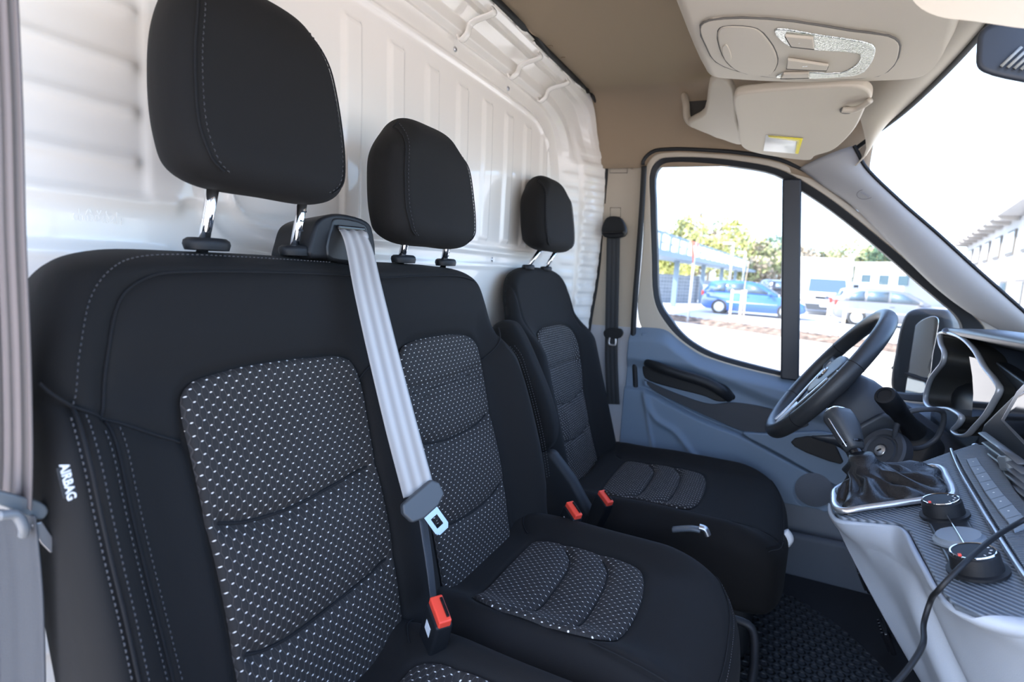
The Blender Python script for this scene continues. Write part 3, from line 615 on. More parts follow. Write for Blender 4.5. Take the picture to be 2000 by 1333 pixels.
# belt outlet housing on the shoulder between the two places
def hs(u, v, w=0): return BF.p(u, v, w)
ho = [aX(*p, -.53) for p in [(606, 500), (612, 460), (622, 432), (640, 420), (668, 417), (718, 432), (728, 445), (733, 510), (700, 520), (640, 505)]]
hb = prism('belt_housing', [p+Vector((0, 0, 0)) for p in catmull(ho, True, 4)], (1, 0, .15), .07, BLACK, bench, bevel=.007)
hf = prism('housing_face', catmull([aX(*p, -.528) for p in [(640, 500), (648, 440), (652, 428), (668, 426), (712, 437), (719, 446), (724, 512), (680, 512)]], True, 3), (1, 0, .15), .01, mat('housing_grey', (.014, .016, .018), .4), hb, bevel=.003)
sl = np.array(aX(686, 447, -.524)); box('belt_slot', sl, (.006, .052, .007), GLOSS, hb, rot=[(1, 0, 0), (0, 1, .02), (0, -.02, 1)], bevel=.002)
# seat cushions
def bench_cushion(parent, yo, pts, ins, gro, nm, corners, W, r=.045):
    fr = Frame((0, yo, .49), (1, 0, 0), (0, 1, 0), (0, 0, 1)); out = catmull(pts, True, 8)
    return cushion(nm, fr, out, corners, W, .20, SEAT, parent, r=r, rb=.03, n=130, k=110, dense=.35), fr
def Wc(x, y, yl, yr):
    w = .006*sst(x, -.42, -.30)-.020*sst(x, -.10, .0)**1.5
    w = w+.022*gss(y-yl, .038)*(1-sst(x, -.14, -.02))+.022*gss(y-yr, .038)*(1-sst(x, -.14, -.02))
    return w
def cush(parent, xs, xf, yl, yr, front, ins_x, ins_y, z, rot=0, side_in=.035, fr_r=.08, grooves=True, dotm=None):
    fr = Frame((0, 0, z), (1, 0, 0), (0, 1, 0), (0, 0, 1))
    yc = (yl+yr)/2
    pts = [(xs, yl), ((xs+xf)/2, yl-.002), (xf-fr_r, yl+.004), (xf-fr_r*.35, yl+fr_r*.28), (xf-.004, yl+fr_r*.95), (xf+.006, yc), (xf-.006, yr-fr_r*.95), (xf-fr_r*.35, yr-fr_r*.28), (xf-fr_r, yr-.004), ((xs+xf)/2, yr+.004), (xs, yr), (xs-.01, yc)]
    out = catmull(pts, True, 8)
    W0c = lambda x, y: Wc(x-(xf-0.0), y, yl+.035, yr-.035)
    ix0, ix1 = ins_x; iy0, iy1 = ins_y
    ip = [(ix0, iy0+.03), (ix0+.004, iy0+.012), (ix0+.03, iy0), ((ix0+ix1)/2, iy0-.003), (ix1-.05, iy0), (ix1-.018, iy0+.012), (ix1-.004, iy0+.05), (ix1+.003, (iy0+iy1)/2), (ix1-.004, iy1-.05), (ix1-.018, iy1-.012), (ix1-.05, iy1), ((ix0+ix1)/2, iy1+.003), (ix0+.03, iy1), (ix0+.004, iy1-.012), (ix0, iy1-.03)]
    ic = catmull(ip, True, 5)
    def W(x, y):
        Q = np.c_[x, y]; w = W0c(x, y)+sunk(Q, ic)-.004*gss(segdist(Q, ic, True), .006)
        w -= .004*np.exp(-segdist(Q, fs)/.005)+.003*np.exp(-segdist(Q, ss1)/.004)+.003*np.exp(-segdist(Q, ss2)/.004)
        return w
    fs = catmull([(ix0-.055, iy0-.01), (ix0-.05, iy0-.04), (ix0-.06, yl+.01)], False, 6); 
    ss1 = catmull([(ix0-.02, iy1+.012), (ix0-.04, iy1+.035), (ix0-.045, yr-.01)], False, 6)
    ss2 = catmull([(ix1-.03, iy0-.006), (ix1+.02, iy0-.012), (xf-.01, iy0-.004)], False, 6)
    o = cushion('seat_cushion', fr, out, [(xs, yl), (xf-fr_r*.35, yl+fr_r*.28), (xf-fr_r*.35, yr-fr_r*.28), (xs, yr)], W, .17, SEAT, parent, r=.045, rb=.03, n=130, k=110, dense=.4)
    gl_ = []
    L = ix1-ix0
    for f_ in (.36, .67): gl_.append(catmull([(ix0+L*f_-.03, iy0-.01), (ix0+L*f_+.002, iy0+.03), (ix0+L*f_+.012, (iy0+iy1)/2), (ix0+L*f_+.002, iy1-.03), (ix0+L*f_-.03, iy1+.01)], False, 6))
    insert('cushion_insert', fr, ip, W0c, [(g, .012, .008) for g in gl_], o, corners=[(ix0, iy0), (ix1, iy0), (ix1, iy1), (ix0, iy1)], m=dotm)
    for g in gl_: seam('seam', fr, g[3:-3], lambda a, b: W0c(a, b)-.0066, o, .0016)
    for g in (fs, ss1, ss2): seam('seam', fr, g, W, o, .001)
    rimp = catmull([(xf-.03-fr_r*.2, yl+fr_r*.35), (xf-.022, yl+fr_r), (xf-.014, yc), (xf-.022, yr-fr_r), (xf-.03-fr_r*.2, yr-fr_r*.35)], False, 8)
    def Wr(x, y):
        d = segdist(np.c_[x, y], out, True); q = np.clip(d/.045, 0, 1); return W(x, y)-.045*(1-np.sqrt(np.clip(1-(1-q)**2, 0, 1)))
    seam('seam', fr, rimp, Wr, o, .001)
    P = resample(rimp+np.array((.006, 0)), 120); stitches('stitching', [(fr.p(P[:, 0], P[:, 1], Wr(P[:, 0], P[:, 1])+.0008), (.3, 0, 1))], mat('dark_thread', (.05, .05, .055), .8), o, .003, .003, .0006)
    return o
cush(bench, -.44, .005, -.392, -.010, 0, (-.345, -.135), (-.352, -.105), .463)
cush(bench, -.44, .005, -.80, -.405, 0, (-.345, -.135), (-.70, -.472), .463)
box('seat_base', (-.24, -.40, .20), (.34, .70, .26), BLACK, bench, bevel=.02)
tube('grab_bar', [(-.02, -.06, .40), (.02, -.05, .39), (.03, -.09, .36), (.022, -.2, .33)], .007, BLACK, bench)
# ------------------------------------------------------------------ driver seat
DF = lean((-.466, .54, .385), 16.4)
drv = thing('driver_seat', 'single black driver seat beyond the bench, narrow inner armrest folded up', 'seat', (-.25, .54, .10))
do = catmull([(-.27, -.08), (-.28, .05), (-.275, .2), (-.255, .32), (-.24, .40), (-.232, .47), (-.215, .53), (-.18, .572), (-.12, .592), (0, .598), (.12, .592), (.18, .572), (.215, .53), (.232, .47), (.24, .40), (.262, .34), (.292, .25), (.305, .15), (.295, .06), (.26, -.02), (.2, -.08), (0, -.10)], True, 8)
def Wd(U, V):
    low = 1-sst(V, .34, .46); w = .05*gss(np.abs(U)-.215, .06)*low+.012*gss(V-.12, .1)*(1-sst(np.abs(U), .06, .15))
    return w
di = [(-.148, .30), (-.146, .36), (-.135, .395), (-.10, .412), (0, .418), (.10, .412), (.135, .395), (.146, .36), (.142, .27), (.125, .18), (.12, .08), (.12, -.05), (0, -.07), (-.12, -.05), (-.12, .08), (-.125, .18)]
def Wdb(U, V):
    w = Wd(U, V)+sunk(np.c_[U, V], catmull(di, True, 4))-.005*gss(segdist(np.c_[U, V], catmull(di, True, 4), True), .006)
    for s_ in (-1, 1): w -= .003*gss(segdist(np.c_[U, V], np.array([(s_*.205, .6), (s_*.20, .48), (s_*.19, .40)])), .005)
    return w
db = cushion('backrest', DF, do, [(-.27, -.08), (.2, -.08), (.2, .553), (-.2, .553)], Wdb, .038, SEAT, drv, r=.026, rb=.012, n=150, k=150, dense=.4)
DGR = [catmull([(-.126, .205), (0, .19), (.128, .205)], False, 8), catmull([(-.118, .10), (0, .085), (.118, .10)], False, 8), np.array([(-.14, .30), (.14, .30)])]
insert('backrest_insert', DF, di, Wd, [(g, .009, .008) for g in DGR], db)
for g in DGR[:2]: seam('seam', DF, g, lambda u, v: Wd(u, v)-.0045, db, .0014)
headrest(drv, (-.622, .543, 1.105), ((1029, 524), (1064, 527), -.640), h=.205, w_bot=.27, w_top=.185, posty=.058)
cush(drv, -.44, .085, .27, .80, 0, (-.36, -.12), (.37, .66), .385)
box('seat_base', (-.17, .53, .18), (.40, .44, .20), BLACK, drv, bevel=.03)
# folded armrest on the inboard side
afr = Frame((0, .235, 0), (1, 0, 0), (0, 0, 1), (0, -1, 0))
ao = catmull([(-.625, .79), (-.60, .818), (-.568, .818), (-.545, .795), (-.50, .72), (-.462, .645), (-.440, .575), (-.445, .535), (-.47, .51), (-.505, .52), (-.535, .57), (-.58, .66), (-.62, .74)], True, 8)
cushion('armrest', afr, ao, [(-.62, .81), (-.56, .81), (-.445, .54), (-.50, .52)], lambda u, v: np.full(len(u), .035), .035, SEAT, drv, r=.026, rb=.026, n=50, k=90)
prism('side_cover', [(-.50, .20, .50), (-.44, .20, .53), (-.38, .20, .47), (-.33, .20, .40), (-.30, .20, .33), (-.52, .20, .33)], (0, -1, 0), .04, RUBBER, drv, bevel=.015)
tube('adjust_lever', [aY(1315, 1035, .18), aY(1350, 1033, .175), aY(1368, 1036, .175)], (.010, .006), mat('lever_grey', (.12, .13, .14), .35), drv, flat=(0, 1, 0))
tube('lever_tip', [aY(1366, 1030, .175), aY(1377, 1034, .175), aY(1383, 1046, .175)], (.010, .006), SATIN, drv, flat=(0, 1, 0))
tube('bracket', [aY(1532, 1040, .45), aY(1540, 1052, .45), aY(1533, 1062, .45)], .012, WHITE, drv)
# ------------------------------------------------------------------ seat belts and buckles
def webbing(name, w1, w2, m=None):
    return stripes(name, w1, w2, 3, .6, .3, 1)
WEBB = mat('belt_webbing', (.06, .062, .068), .6, bump=.4, bscale=1200)
def strap(name, P, Wd_, width, m, parent, ribs=3, th=.0012):
    P = catmull(P, False, 12); n = len(P); Wv = resample(catmull(Wd_, False, 6), n); T = np.gradient(P, axis=0); V = []; k = 17; uv = []
    for i in range(n):
        t = T[i]/np.linalg.norm(T[i]); w = Wv[i]-t*(Wv[i]@t); w /= np.linalg.norm(w); nn = np.cross(t, w)
        for j in range(k):
            s = j/(k-1)*2-1; V.append(P[i]+w*s*width/2+nn*.0008*math.cos(s*math.pi*ribs)); uv.append((i/(n-1), s))
    Fc = [(i*k+j, i*k+j+1, (i+1)*k+j+1, (i+1)*k+j) for i in range(n-1) for j in range(k-1)]
    o = mesh(name, V, Fc, m, parent, uv=np.array(uv)); so = o.modifiers.new('s', 'SOLIDIFY'); so.thickness = th; return o
def buckle(name, label, c, up, face, group=None, s=1.0, white=True):
    """receiver: body along up, red button on its top"""
    up = np.array(up, float); up /= np.linalg.norm(up); f = np.array(face, float); f -= up*(f@up); f /= np.linalg.norm(f); sd_ = np.cross(up, f); c = np.array(c, float)
    t = thing(name, label, 'seat belt buckle', tuple(c-up*.07), group)
    pts = [c+sd_*a*s+up*b*s for a, b in ((-.019, -.005), (-.021, -.03), (-.017, -.09), (.017, -.09), (.021, -.03), (.019, -.005))]
    prism('buckle_body', [p+f*.011*s for p in pts], f, .022*s, BLACK, t, bevel=.004)
    box('release_button', c+up*(-.002)*s, (.036*s, .016*s, .012*s), RED, t, rot=[sd_, f, up], bevel=.002)
    box('tongue_slot', c+up*.0045*s-f*.0045*s, (.026*s, .0035*s, .003*s), GLOSS, t, rot=[sd_, f, up], bevel=.0004)
    if white: box('sticker', c+up*(-.030)*s+f*.0112*s, (.014*s, .0006, .016*s), WHITE, t, rot=[sd_, f, up], bevel=0)
    return t
def buckle2(name, label, px, y, d_up, d_side, s):
    c = aY(px[0], px[1], y); return buckle(name, label, c, d_up, d_side, s=s)
buckle('seat_belt_buckle', 'red-buttoned belt buckle between the two bench seat cushions, nearest of three', aY(860, 1193, -.465), (.30, -.25, .9), (-.5, -.85, .2), s=1.0)
buckle('seat_belt_buckle', 'middle red-buttoned belt buckle, at the far side of the bench beside its backrest', aY(1121, 996, -.03), (.30, -.25, .9), (-.5, -.85, .2), s=1.0)
buckle('seat_belt_buckle', 'red-buttoned belt buckle beside the driver seat cushion, farthest of three', aY(1183, 972, .17), (.30, -.25, .9), (-.5, -.85, .2), s=1.05, white=False)
mb = thing('seat_belt', 'pale grey belt hanging across the bench backrest from the housing between headrests', 'seat belt', tuple(aX(850, 1165, -.36)))
bp_ = [aX(686, 449, -.528), aX(692, 458, -.512), aX(702, 485, -.500), aX(718, 560, -.475), aX(746, 680, -.445), aX(783, 830, -.41), aX(818, 962, -.385)]
strap('webbing', [tuple(p) for p in bp_], [(0, 1, .05), (.1, 1, .05), (.35, 1, 0), (.5, .85, 0), (.6, .7, 0)], .041, stripes('belt_grey', (.24, .23, .225), (.44, .42, .40), 1.5, .5, .3, 1), mb)
low_ = [aX(822, 985, -.385), aX(830, 1040, -.375), aX(840, 1110, -.365), aX(847, 1175, -.36)]
strap('lower_webbing', [tuple(p) for p in low_], [(-.42, .9, 0), (-.46, .9, 0)], .041, WEBB, mb)
def tongue(parent, c, d, f, s=1.0, col=None):
    d = np.array(d, float); d /= np.linalg.norm(d); f = np.array(f, float); f -= d*(f@d); f /= np.linalg.norm(f); w = np.cross(d, f); c = np.array(c, float)
    a = [c+w*x*s+d*y*s for x, y in ((-.030, -.006), (-.024, -.016), (.024, -.016), (.030, -.006), (.027, .010), (.012, .016), (-.012, .016), (-.027, .010))]
    prism('tongue_grip', [p+f*.006*s for p in a], f, .012*s, col or BLACK, parent, bevel=.003)
    o_ = [c+w*x*s+d*y*s+f*.001 for x, y in ((-.011, .012), (.011, .012), (.011, .042), (.007, .047), (-.007, .047), (-.011, .042))]
    h_ = [c+w*x*s+d*y*s+f*.001 for x, y in ((-.005, .024), (.005, .024), (.005, .038), (-.005, .038))]
    prism('tongue_plate', o_, f, .0025, mat('tongue_steel', (.32, .34, .37), .25, metal=1), parent, bevel=.0004, holes=[h_])
tongue(mb, aX(826, 981, -.375), (.55, .25, -.8), (.8, -.5, .3), 1.0, mat('grip_grey', (.06, .065, .07), .4))
# passenger belt at the left edge, close to the camera
pb = thing('seat_belt', 'black belt hanging at the left edge of the photo beside the seat back', 'seat belt', tuple(aX(45, 1333, -.5)))
pp = [aX(2, -60, -.50), aX(14, 200, -.50), aX(20, 450, -.50), aX(30, 700, -.50), aX(33, 900, -.50), aX(30, 985, -.50)]
strap('webbing', [tuple(p) for p in pp], [(1, .02, 0), (1, .04, 0), (1, .08, 0)], .042, stripes('belt_brown', (.030, .024, .022), (.15, .12, .11), 1.5, .5, .4, 1), pb, ribs=4)
pp = [aX(28, 1000, -.50), aX(42, 1150, -.50), aX(48, 1400, -.50)]
strap('lower_webbing', [tuple(p) for p in pp], [(1, .25, 0), (1, .30, 0)], .042, WEBB, pb, ribs=2)
prism('tongue_grip', catmull([aX(*p, -.485) for p in [(-20, 958), (20, 965), (85, 985), (95, 1000), (85, 1015), (60, 1012), (0, 988), (-20, 985)]], True, 4), (1, -.3, .2), .014, mat('grip_light', (.12, .13, .135), .3), pb, bevel=.003)
prism('tongue_plate', [aX(*p, -.482) for p in [(62, 1026), (82, 1020), (116, 1070), (114, 1080), (98, 1080), (80, 1062)]], (1, -.3, .2), .003, SATIN, pb, bevel=.0006)
tube('belt_guide', [aX(0, 1008, -.48), aX(30, 1006, -.48), aX(46, 1030, -.48), aX(46, 1045, -.485)], .0035, mat('clear_plastic', (.16, .165, .17), .3), pb)
# driver belt on the door post
dbt = thing('seat_belt', 'black belt on the beige door post left of the driver window, looped over a guide', 'seat belt', tuple(aY(1196, 700, .9)))
dp = [aY(1198, 452, .905), aY(1197, 520, .90), aY(1195, 620, .895), aY(1194, 700, .90), aY(1198, 790, .90)]
strap('webbing', [tuple(p) for p in dp], [(1, 0, 0), (1, -.1, 0)], .046, mat('belt_black', (.028, .03, .034), .6, bump=.4, bscale=1200), dbt)
g_ = lambda pts, y: catmull([aY(*p, y) for p in pts], True, 4)
prism('belt_guide', g_([(1174, 452), (1178, 435), (1186, 424), (1208, 424), (1218, 436), (1222, 452), (1216, 462), (1180, 463)], .888), (0, -1, 0), .03, BLACK, dbt, bevel=.006)
tube('guide_bar', [aY(1176, 456, .88), aY(1220, 454, .88)], .005, GLOSS, dbt)
prism('tongue_grip', g_([(1178, 650), (1184, 643), (1212, 643), (1217, 650), (1212, 660), (1182, 660)], .885), (0, -1, 0), .012, BLACK, dbt, bevel=.003)
tube('tongue_plate', [aY(1191, 660, .882), aY(1190, 672, .882), aY(1201, 674, .882), aY(1202, 662, .882)], .003, SATIN, dbt)
# ------------------------------------------------------------------ dashboard
DO, DN = (.23, -.18, .65), Vector((-.32, 0, .947)).normalized()
def dp_(px, py, off=0): return aP(px, py, Vector(DO)+DN*off, DN)
dash = thing('dashboard', 'grey and black van dashboard right of the steering wheel, with vents, buttons and gear console', 'dashboard', (.45, 0, .4))
BLU = mat('dash_black', (.022, .026, .032), .4, bump=.15, bscale=900)
# sculpted light lower body, lofted from the upper edge down to the floor
up_px = [(1626, 985), (1628, 1004), (1640, 1014), (1690, 1019), (1735, 1024), (1757, 1028), (1772, 1038), (1790, 1072), (1812, 1112), (1834, 1152), (1862, 1184), (1905, 1203), (2000, 1219), (2120, 1235)]
UPp = resample(catmull([dp_(*p, -.004) for p in up_px], False, 6), 90)
LOp = resample(catmull([aY(x, y, w) for x, y, w in [(1815, 1345, -.02), (1850, 1400, -.08), (1880, 1440, -.14), (1930, 1460, -.2), (2000, 1470, -.27), (2120, 1440, -.36), (2250, 1400, -.45)]], False, 8), 90)
MDp = resample(catmull([aY(x, y, w) for x, y, w in [(1686, 1120, .03), (1740, 1150, -.02), (1775, 1180, -.08), (1805, 1225, -.13), (1855, 1245, -.19), (1930, 1275, -.26), (2040, 1290, -.34), (2170, 1290, -.42)]], False, 8), 90)
def lowfn(U, V):
    i = np.clip((U*89).astype(int), 0, 88); f = (U*89-i)[:, None]; a = UPp[i]*(1-f)+UPp[i+1]*f; b = LOp[i]*(1-f)+LOp[i+1]*f; t = V[:, None]
    mdd = MDp[i]*(1-f)+MDp[i+1]*f; p = a*(1-t)*(1-2*t)+mdd*4*t*(1-t)+b*t*(2*t-1); q = U
    p = p+np.array((-.8, -.4, 0))*(.006*np.sin(np.pi*np.clip(V/.2, 0, 1))-.022*gss(q-.40, .05)*sst(V, .05, .5))[:, None]
    return p
lb_ = surf('lower_body', lowfn, 150, 60, mat('dash_light', (.31, .345, .40), .5, bump=.15, bscale=900), dash, th=.006)
# ribbed facing
RIB = stripes('ribbed_facing', (.05, .062, .078), (.17, .20, .24), 170, .4, .8, 0)
rf_px = [(1627, 972), (1629, 1000), (1642, 1010), (1735, 1020), (1758, 1024), (1774, 1034), (1794, 1070), (1836, 1150), (1864, 1182), (1906, 1200), (2000, 1216), (2110, 1232), (2200, 1180), (2080, 1060), (2000, 985), (1960, 930), (1935, 870), (1900, 868), (1850, 884), (1800, 902), (1700, 925), (1650, 948)]
facing = prism('facing_panel', [dp_(*p) for p in rf_px], DN, .012, RIB, dash, bevel=.003, uvs=((.8, .55, .25), (0, 1, 0)))
# gear console rim and gaiter
rim_px = [(1630, 972), (1633, 958), (1660, 943), (1720, 930), (1780, 918), (1817, 912), (1836, 914), (1850, 935), (1862, 962), (1857, 970), (1800, 977), (1736, 986), (1690, 992), (1648, 998), (1634, 992)]
rimc = catmull([dp_(*p, .008) for p in rim_px], True, 5)
tube('gear_rim', rimc[::2], (.0045, .006), SATIN, dash, closed=True, smooth_n=0, flat=tuple(DN))
cen = np.mean(rimc, axis=0); pit = prism('gear_well', [cen+(p-cen)*.97-np.array(DN)*.004 for p in rimc[::2]], DN, .01, GLOSS, dash, bevel=0)
LEATH = mat('gaiter_leather', (.010, .011, .013), .28, bump=.3, bscale=500)
gear = thing('gear_lever', 'black gear lever with chrome-edged knob rising from a leather gaiter', 'gear lever', tuple(cen))
gb = np.array(aP(1692, 930, Vector(DO)+DN*.02, DN)); gk = np.array(aY(1652, 838, .10))
rows = []
sh = resample(np.vstack([rimc, rimc[:1]]), 97)[:-1]; N3 = np.array(DN)
for k, (t, hgt) in enumerate(((1.0, .0), (.93, .012), (.80, .015), (.62, .018), (.45, .024), (.30, .034), (.20, .044), (.16, .056))):
    c_ = cen*(t)+gb*(1-t); row = []
    for j, p in enumerate(sh):
        a = j/96*2*math.pi; wr = .005*math.sin(a*7+k*1.1)*math.sin(math.pi*min(1, k/6))+.004*math.sin(a*12-k)*math.sin(math.pi*min(1, k/6))
        if t < .35: rr = .032*t/.3; q = gb+rr*(np.array(p)-cen)/np.linalg.norm(np.array(p)-cen)+N3*(hgt-.02)
        else: q = c_+(np.array(p)-cen)*t*(1+wr*4)+N3*(hgt*.8+wr-.006)
        row.append(q)
    rows.append(row)
loft('gaiter', rows, LEATH, gear)
ax_ = (gk-gb)/np.linalg.norm(gk-gb)
L_ = np.linalg.norm(gk-gb)
lathe('lever_collar', [(.020, .012), (.021, .018), (.013, .030), (.010, .040), (.009, .052), (.0165, .056), (.017, .059), (.009, .062), (.008, .075)], gb, ax_, GLOSS, gear, 28)
lathe('lever_shaft', [(.009, .06), (.010, L_*.75)], gb, ax_, BLACK, gear, 20)
kf = Frame((0, 0, 0), (1, 0, 0), (0, 1, 0)); s1 = np.cross(ax_, (0, 0, 1)); s1 = np.array((.75, .65, 0)); s1 -= ax_*(s1@ax_); s1 /= np.linalg.norm(s1); s2 = np.cross(ax_, s1)
rows = []
for h, a, b in ((-.045, .010, .010), (-.043, .014, .013), (-.02, .019, .017), (.005, .0235, .019), (.022, .025, .020), (.034, .022, .018), (.040, .014, .012), (.0415, .004, .004)):
    rows.append([gk+ax_*h*.9+s1*a*math.copysign(abs(math.cos(t))**.7, math.cos(t))+s2*b*math.copysign(abs(math.sin(t))**.7, math.sin(t))-s1*.004*(h > .02) for t in np.linspace(0, 2*math.pi, 33)[:-1]])
loft('knob', rows, mat('knob_leather', (.035, .038, .042), .4, bump=.2, bscale=900), gear)
rows2 = [[gk+ax_*h*.9+s1*(a*math.cos(t)-.007)+s2*b*math.sin(t) for t in np.linspace(0, 2*math.pi, 33)[:-1]] for h, a, b in ((.028, .019, .0185), (.036, .019, .0175), (.042, .013, .012), (.0435, .003, .003))]
lab(loft('knob_cap', rows2, CHROME, gear), 'chrome cap of the gear knob')
tube('knob_trim', [gk+ax_*h+s1*a for h, a in ((.036, -.022), (.02, -.0265), (0, -.024), (-.02, -.019), (-.036, -.0145))], .0016, CHROME, gear)
# chrome strip, button row, climate controls
st = [dp_(*p, .004) for p in [(1858, 880), (1862, 893), (1876, 925), (1905, 975), (1940, 1033), (1975, 1088), (2010, 1140), (2060, 1215)]]
tube('chrome_strip', st, (.0045, .003), mat('strip_silver', (.5, .52, .56), .25, metal=.8), dash, flat=tuple(DN))
RIB2 = stripes('carbon_facing', (.03, .036, .045), (.16, .18, .21), 220, .35, .8, 0)
prism('button_panel', [dp_(*p, .006) for p in [(1866, 886), (1905, 866), (1935, 880), (1985, 960), (2060, 1050), (2060, 1190), (2010, 1125), (1945, 1022), (1882, 918)]], DN, .01, RIB2, dash, bevel=.002, uvs=((.3, .95, 0), (1, 0, 0)))
bl = [(1886, 897), (1894, 913), (1903, 928), (1912, 943), (1922, 960), (1934, 976), (1948, 996), (1963, 1014), (1980, 1038)]
br = [(1908, 893), (1918, 909), (1928, 921), (1939, 937), (1950, 951), (1963, 967), (1979, 984), (1996, 1004), (2016, 1024)]
BT = mat('button_grey', (.17, .20, .235), .45)
for k in range(8):
    a, b, c, d_ = [dp_(*p, .010) for p in (bl[k], br[k], br[k+1], bl[k+1])]; m_ = (a+b+c+d_)/4
    bq = prism('button', [m_+(q-m_)*.93 for q in (a, b, c, d_)], DN, .004, BT, dash, bevel=.001)
    if k < 7: text('icon', '·', m_+DN*.0004, b-a, a-d_, .02, WHITE, bq, .0001)
e1, e2 = np.array(dp_(1845, 1007, .004)), np.array(dp_(1910, 1116, .004)); ee = (e2-e1)/np.linalg.norm(e2-e1); es = np.cross(N3, ee)
cp = thing('climate_control', 'black climate control strip with two chrome-ringed knobs on the ribbed dashboard face', 'climate control', tuple((e1+e2)/2))
L2 = np.linalg.norm(e2-e1)
prism('control_plate', [e1-ee*.012+es*.022, e2+ee*.014+es*.022, e2+ee*.014-es*.022, e1-ee*.012-es*.022], DN, .008, mat('plate_black', (.02, .023, .028), .25), cp, bevel=.003)
for e, sc in ((e1, 1.0), (e2, 1.0)):
    kb = lathe('knob', [(.028, 0), (.028, .003), (.0235, .004), (.0225, .020), (.020, .022), (.0006, .022)], e, DN, BLACK, cp, 40)
    lathe('knob_ring', [(.0205, .0213), (.0212, .0222), (.0206, .0232), (.0194, .0230)], e, DN, CHROME, kb, 40)
    lathe('knob_face', [(.0194, .0225), (.0005, .0228)], e, DN, mat('face_blue', (.02, .026, .035), .5, spec=.2), kb, 32)
    q = e+N3*.0235+es*.006*0+ee*-.001
    for a in np.linspace(.5, 2.4, 5):
        r_ = .0155; p_ = e+N3*.0232+(ee*math.cos(a)+es*math.sin(a))*r_
        box('scale_mark', p_, (.0009, .0022, .0005), WHITE, kb, rot=[-ee*math.sin(a)+es*math.cos(a), ee*math.cos(a)+es*math.sin(a), N3], bevel=0)
    p_ = e+N3*.0236+(ee*math.cos(-.9)+es*math.sin(-.9))*.0175
    lab(box('pointer', p_, (.004, .003, .001), RED, kb, rot=[ee, es, N3], bevel=0), 'red pointer mark')
mid = (e1+e2)/2
lathe('centre_disc', [(.0265, .0), (.0265, .003), (.023, .005), (.0225, .008), (.0005, .009)], mid, DN, BT, cp, 40)
tube('disc_line', [e1+ee*.024+N3*.009+es*.0, mid+N3*.0095, e2-ee*.026+N3*.009], .0011, CHROME, cp)
for a, b in ((.030, .008), (.030, -.010), (-.030, .010), (-.030, -.008)):
    box('key', mid+ee*a+es*b, (.010, .010, .003), BT, cp, rot=[ee, es, N3*1], bevel=.0008)
# tall vents, screen and hood on the right
def blk(pts, x, th, m, name, parent=dash, bevel=.003, n=(-1, 0, .2)): return prism(name, [aX(*p, x) for p in pts], n, th, m, parent, bevel=bevel)
blk([(1905, 868), (1920, 825), (1945, 800), (1975, 770), (2010, 740), (2120, 740), (2120, 1100), (2060, 1060), (1990, 985), (1940, 920)], .36, .10, BLU, 'vent_housing', bevel=.01)
for k in range(6):
    y0 = 846+k*19; x0 = 1922+k*7
    a, b = aX(x0-4, y0, .345), aX(x0+76, y0+60, .325)
    tube('vent_slat', [a, b], (.006, .0018), mat('slat_silver', (.10, .11, .13), .35), dash, smooth_n=0, flat=(1, 0, .35))
tube('vent_frame', [aX(*p, .345) for p in [(1905, 870), (1925, 905), (1960, 950), (2000, 1000), (2040, 1040)]], (.006, .004), mat('strip_silver', (.5, .52, .56), .25, metal=.8), dash, flat=(1, 0, .3))
box('vent_tab', aX(1972, 905, .335), (.018, .035, .022), mat('tab_grey', (.16, .18, .20), .4), dash, rot=[(1, 0, .3), (0, 1, -.3), (-.3, .3, 1)], bevel=.004)
scr = thing('touch_screen', 'upright tablet screen with silver edge cut off by the right border above the vents', 'screen', tuple(aX(2000, 860, .33)))
sp4 = [(1952, 822), (1985, 762), (2100, 640), (2100, 980)]
prism('screen_frame', [aX(*p, .32) for p in sp4], (-1, -.2, .1), .012, SATIN, scr, bevel=.004)
prism('screen_glass', [aX(*p, .3195) for p in [(1962, 822), (1989, 775), (2100, 660), (2100, 960)]], (-1, -.2, .1), .001, GLOSS, scr, bevel=0)
# dash top and instrument hood
XH = .37
top_l = [aX(1838, 645, XH), aX(1842, 640, XH+.02), (.60, .80, .80), (.95, .85, .74)]
rows = []
for t in np.linspace(0, 1, 30):
    px = 1846+t*330; py = 641+t*52
    a = np.array(aX(px, py, XH-.06*t)); 
    rows.append([a+np.array((0, 0, -.012)), a, a+np.array((.10, .0, .006)), np.array((.60, a[1]*1.05, .84)), np.array((.80, a[1]*1.1, .80)), np.array((1.05, a[1]*1.15, .72)), np.array((1.05, a[1]*1.15, .68)), a+np.array((.08, 0, -.03))])
dt = loft('dash_top', rows, BLU, dash)
box('dash_core', (.62, -.02, .62), (.40, 1.80, .24), BLU, dash, bevel=.04)
hood_px = [(1836, 654), (1838, 672), (1845, 690), (1843, 706), (1832, 722), (1818, 741), (1810, 765), (1808, 783), (1816, 796), (1835, 798), (1852, 799), (1866, 805), (1879, 817), (1873, 829), (1862, 841), (1866, 848), (1880, 852), (1892, 848), (1905, 834), (1927, 810), (1940, 788), (1953, 762), (1945, 745), (1922, 716), (1908, 690), (1894, 673), (1878, 660), (1858, 652), (1846, 650)]
hc = catmull([aX(*p, XH) for p in hood_px], True, 3)
tube('hood_rim', hc, (.006, .0035), mat('hood_silver', (.42, .45, .50), .35, metal=.3), dash, closed=True, smooth_n=0, flat=(1, 0, 0))
hb_ = np.array([p+np.array((.16, .02, .0)) for p in hc]); ch = hb_.mean(0); hb_ = ch+(hb_-ch)*.80
V = list(hc)+list(hb_); n_ = len(hc); mesh('hood_tunnel', V, [(i, (i+1) % n_, n_+(i+1) % n_, n_+i) for i in range(n_)]+[tuple(range(n_, 2*n_))], mat('hood_inner', (.035, .036, .036), .55), dash).data.polygons.foreach_set('use_smooth', [True]*(n_+1))
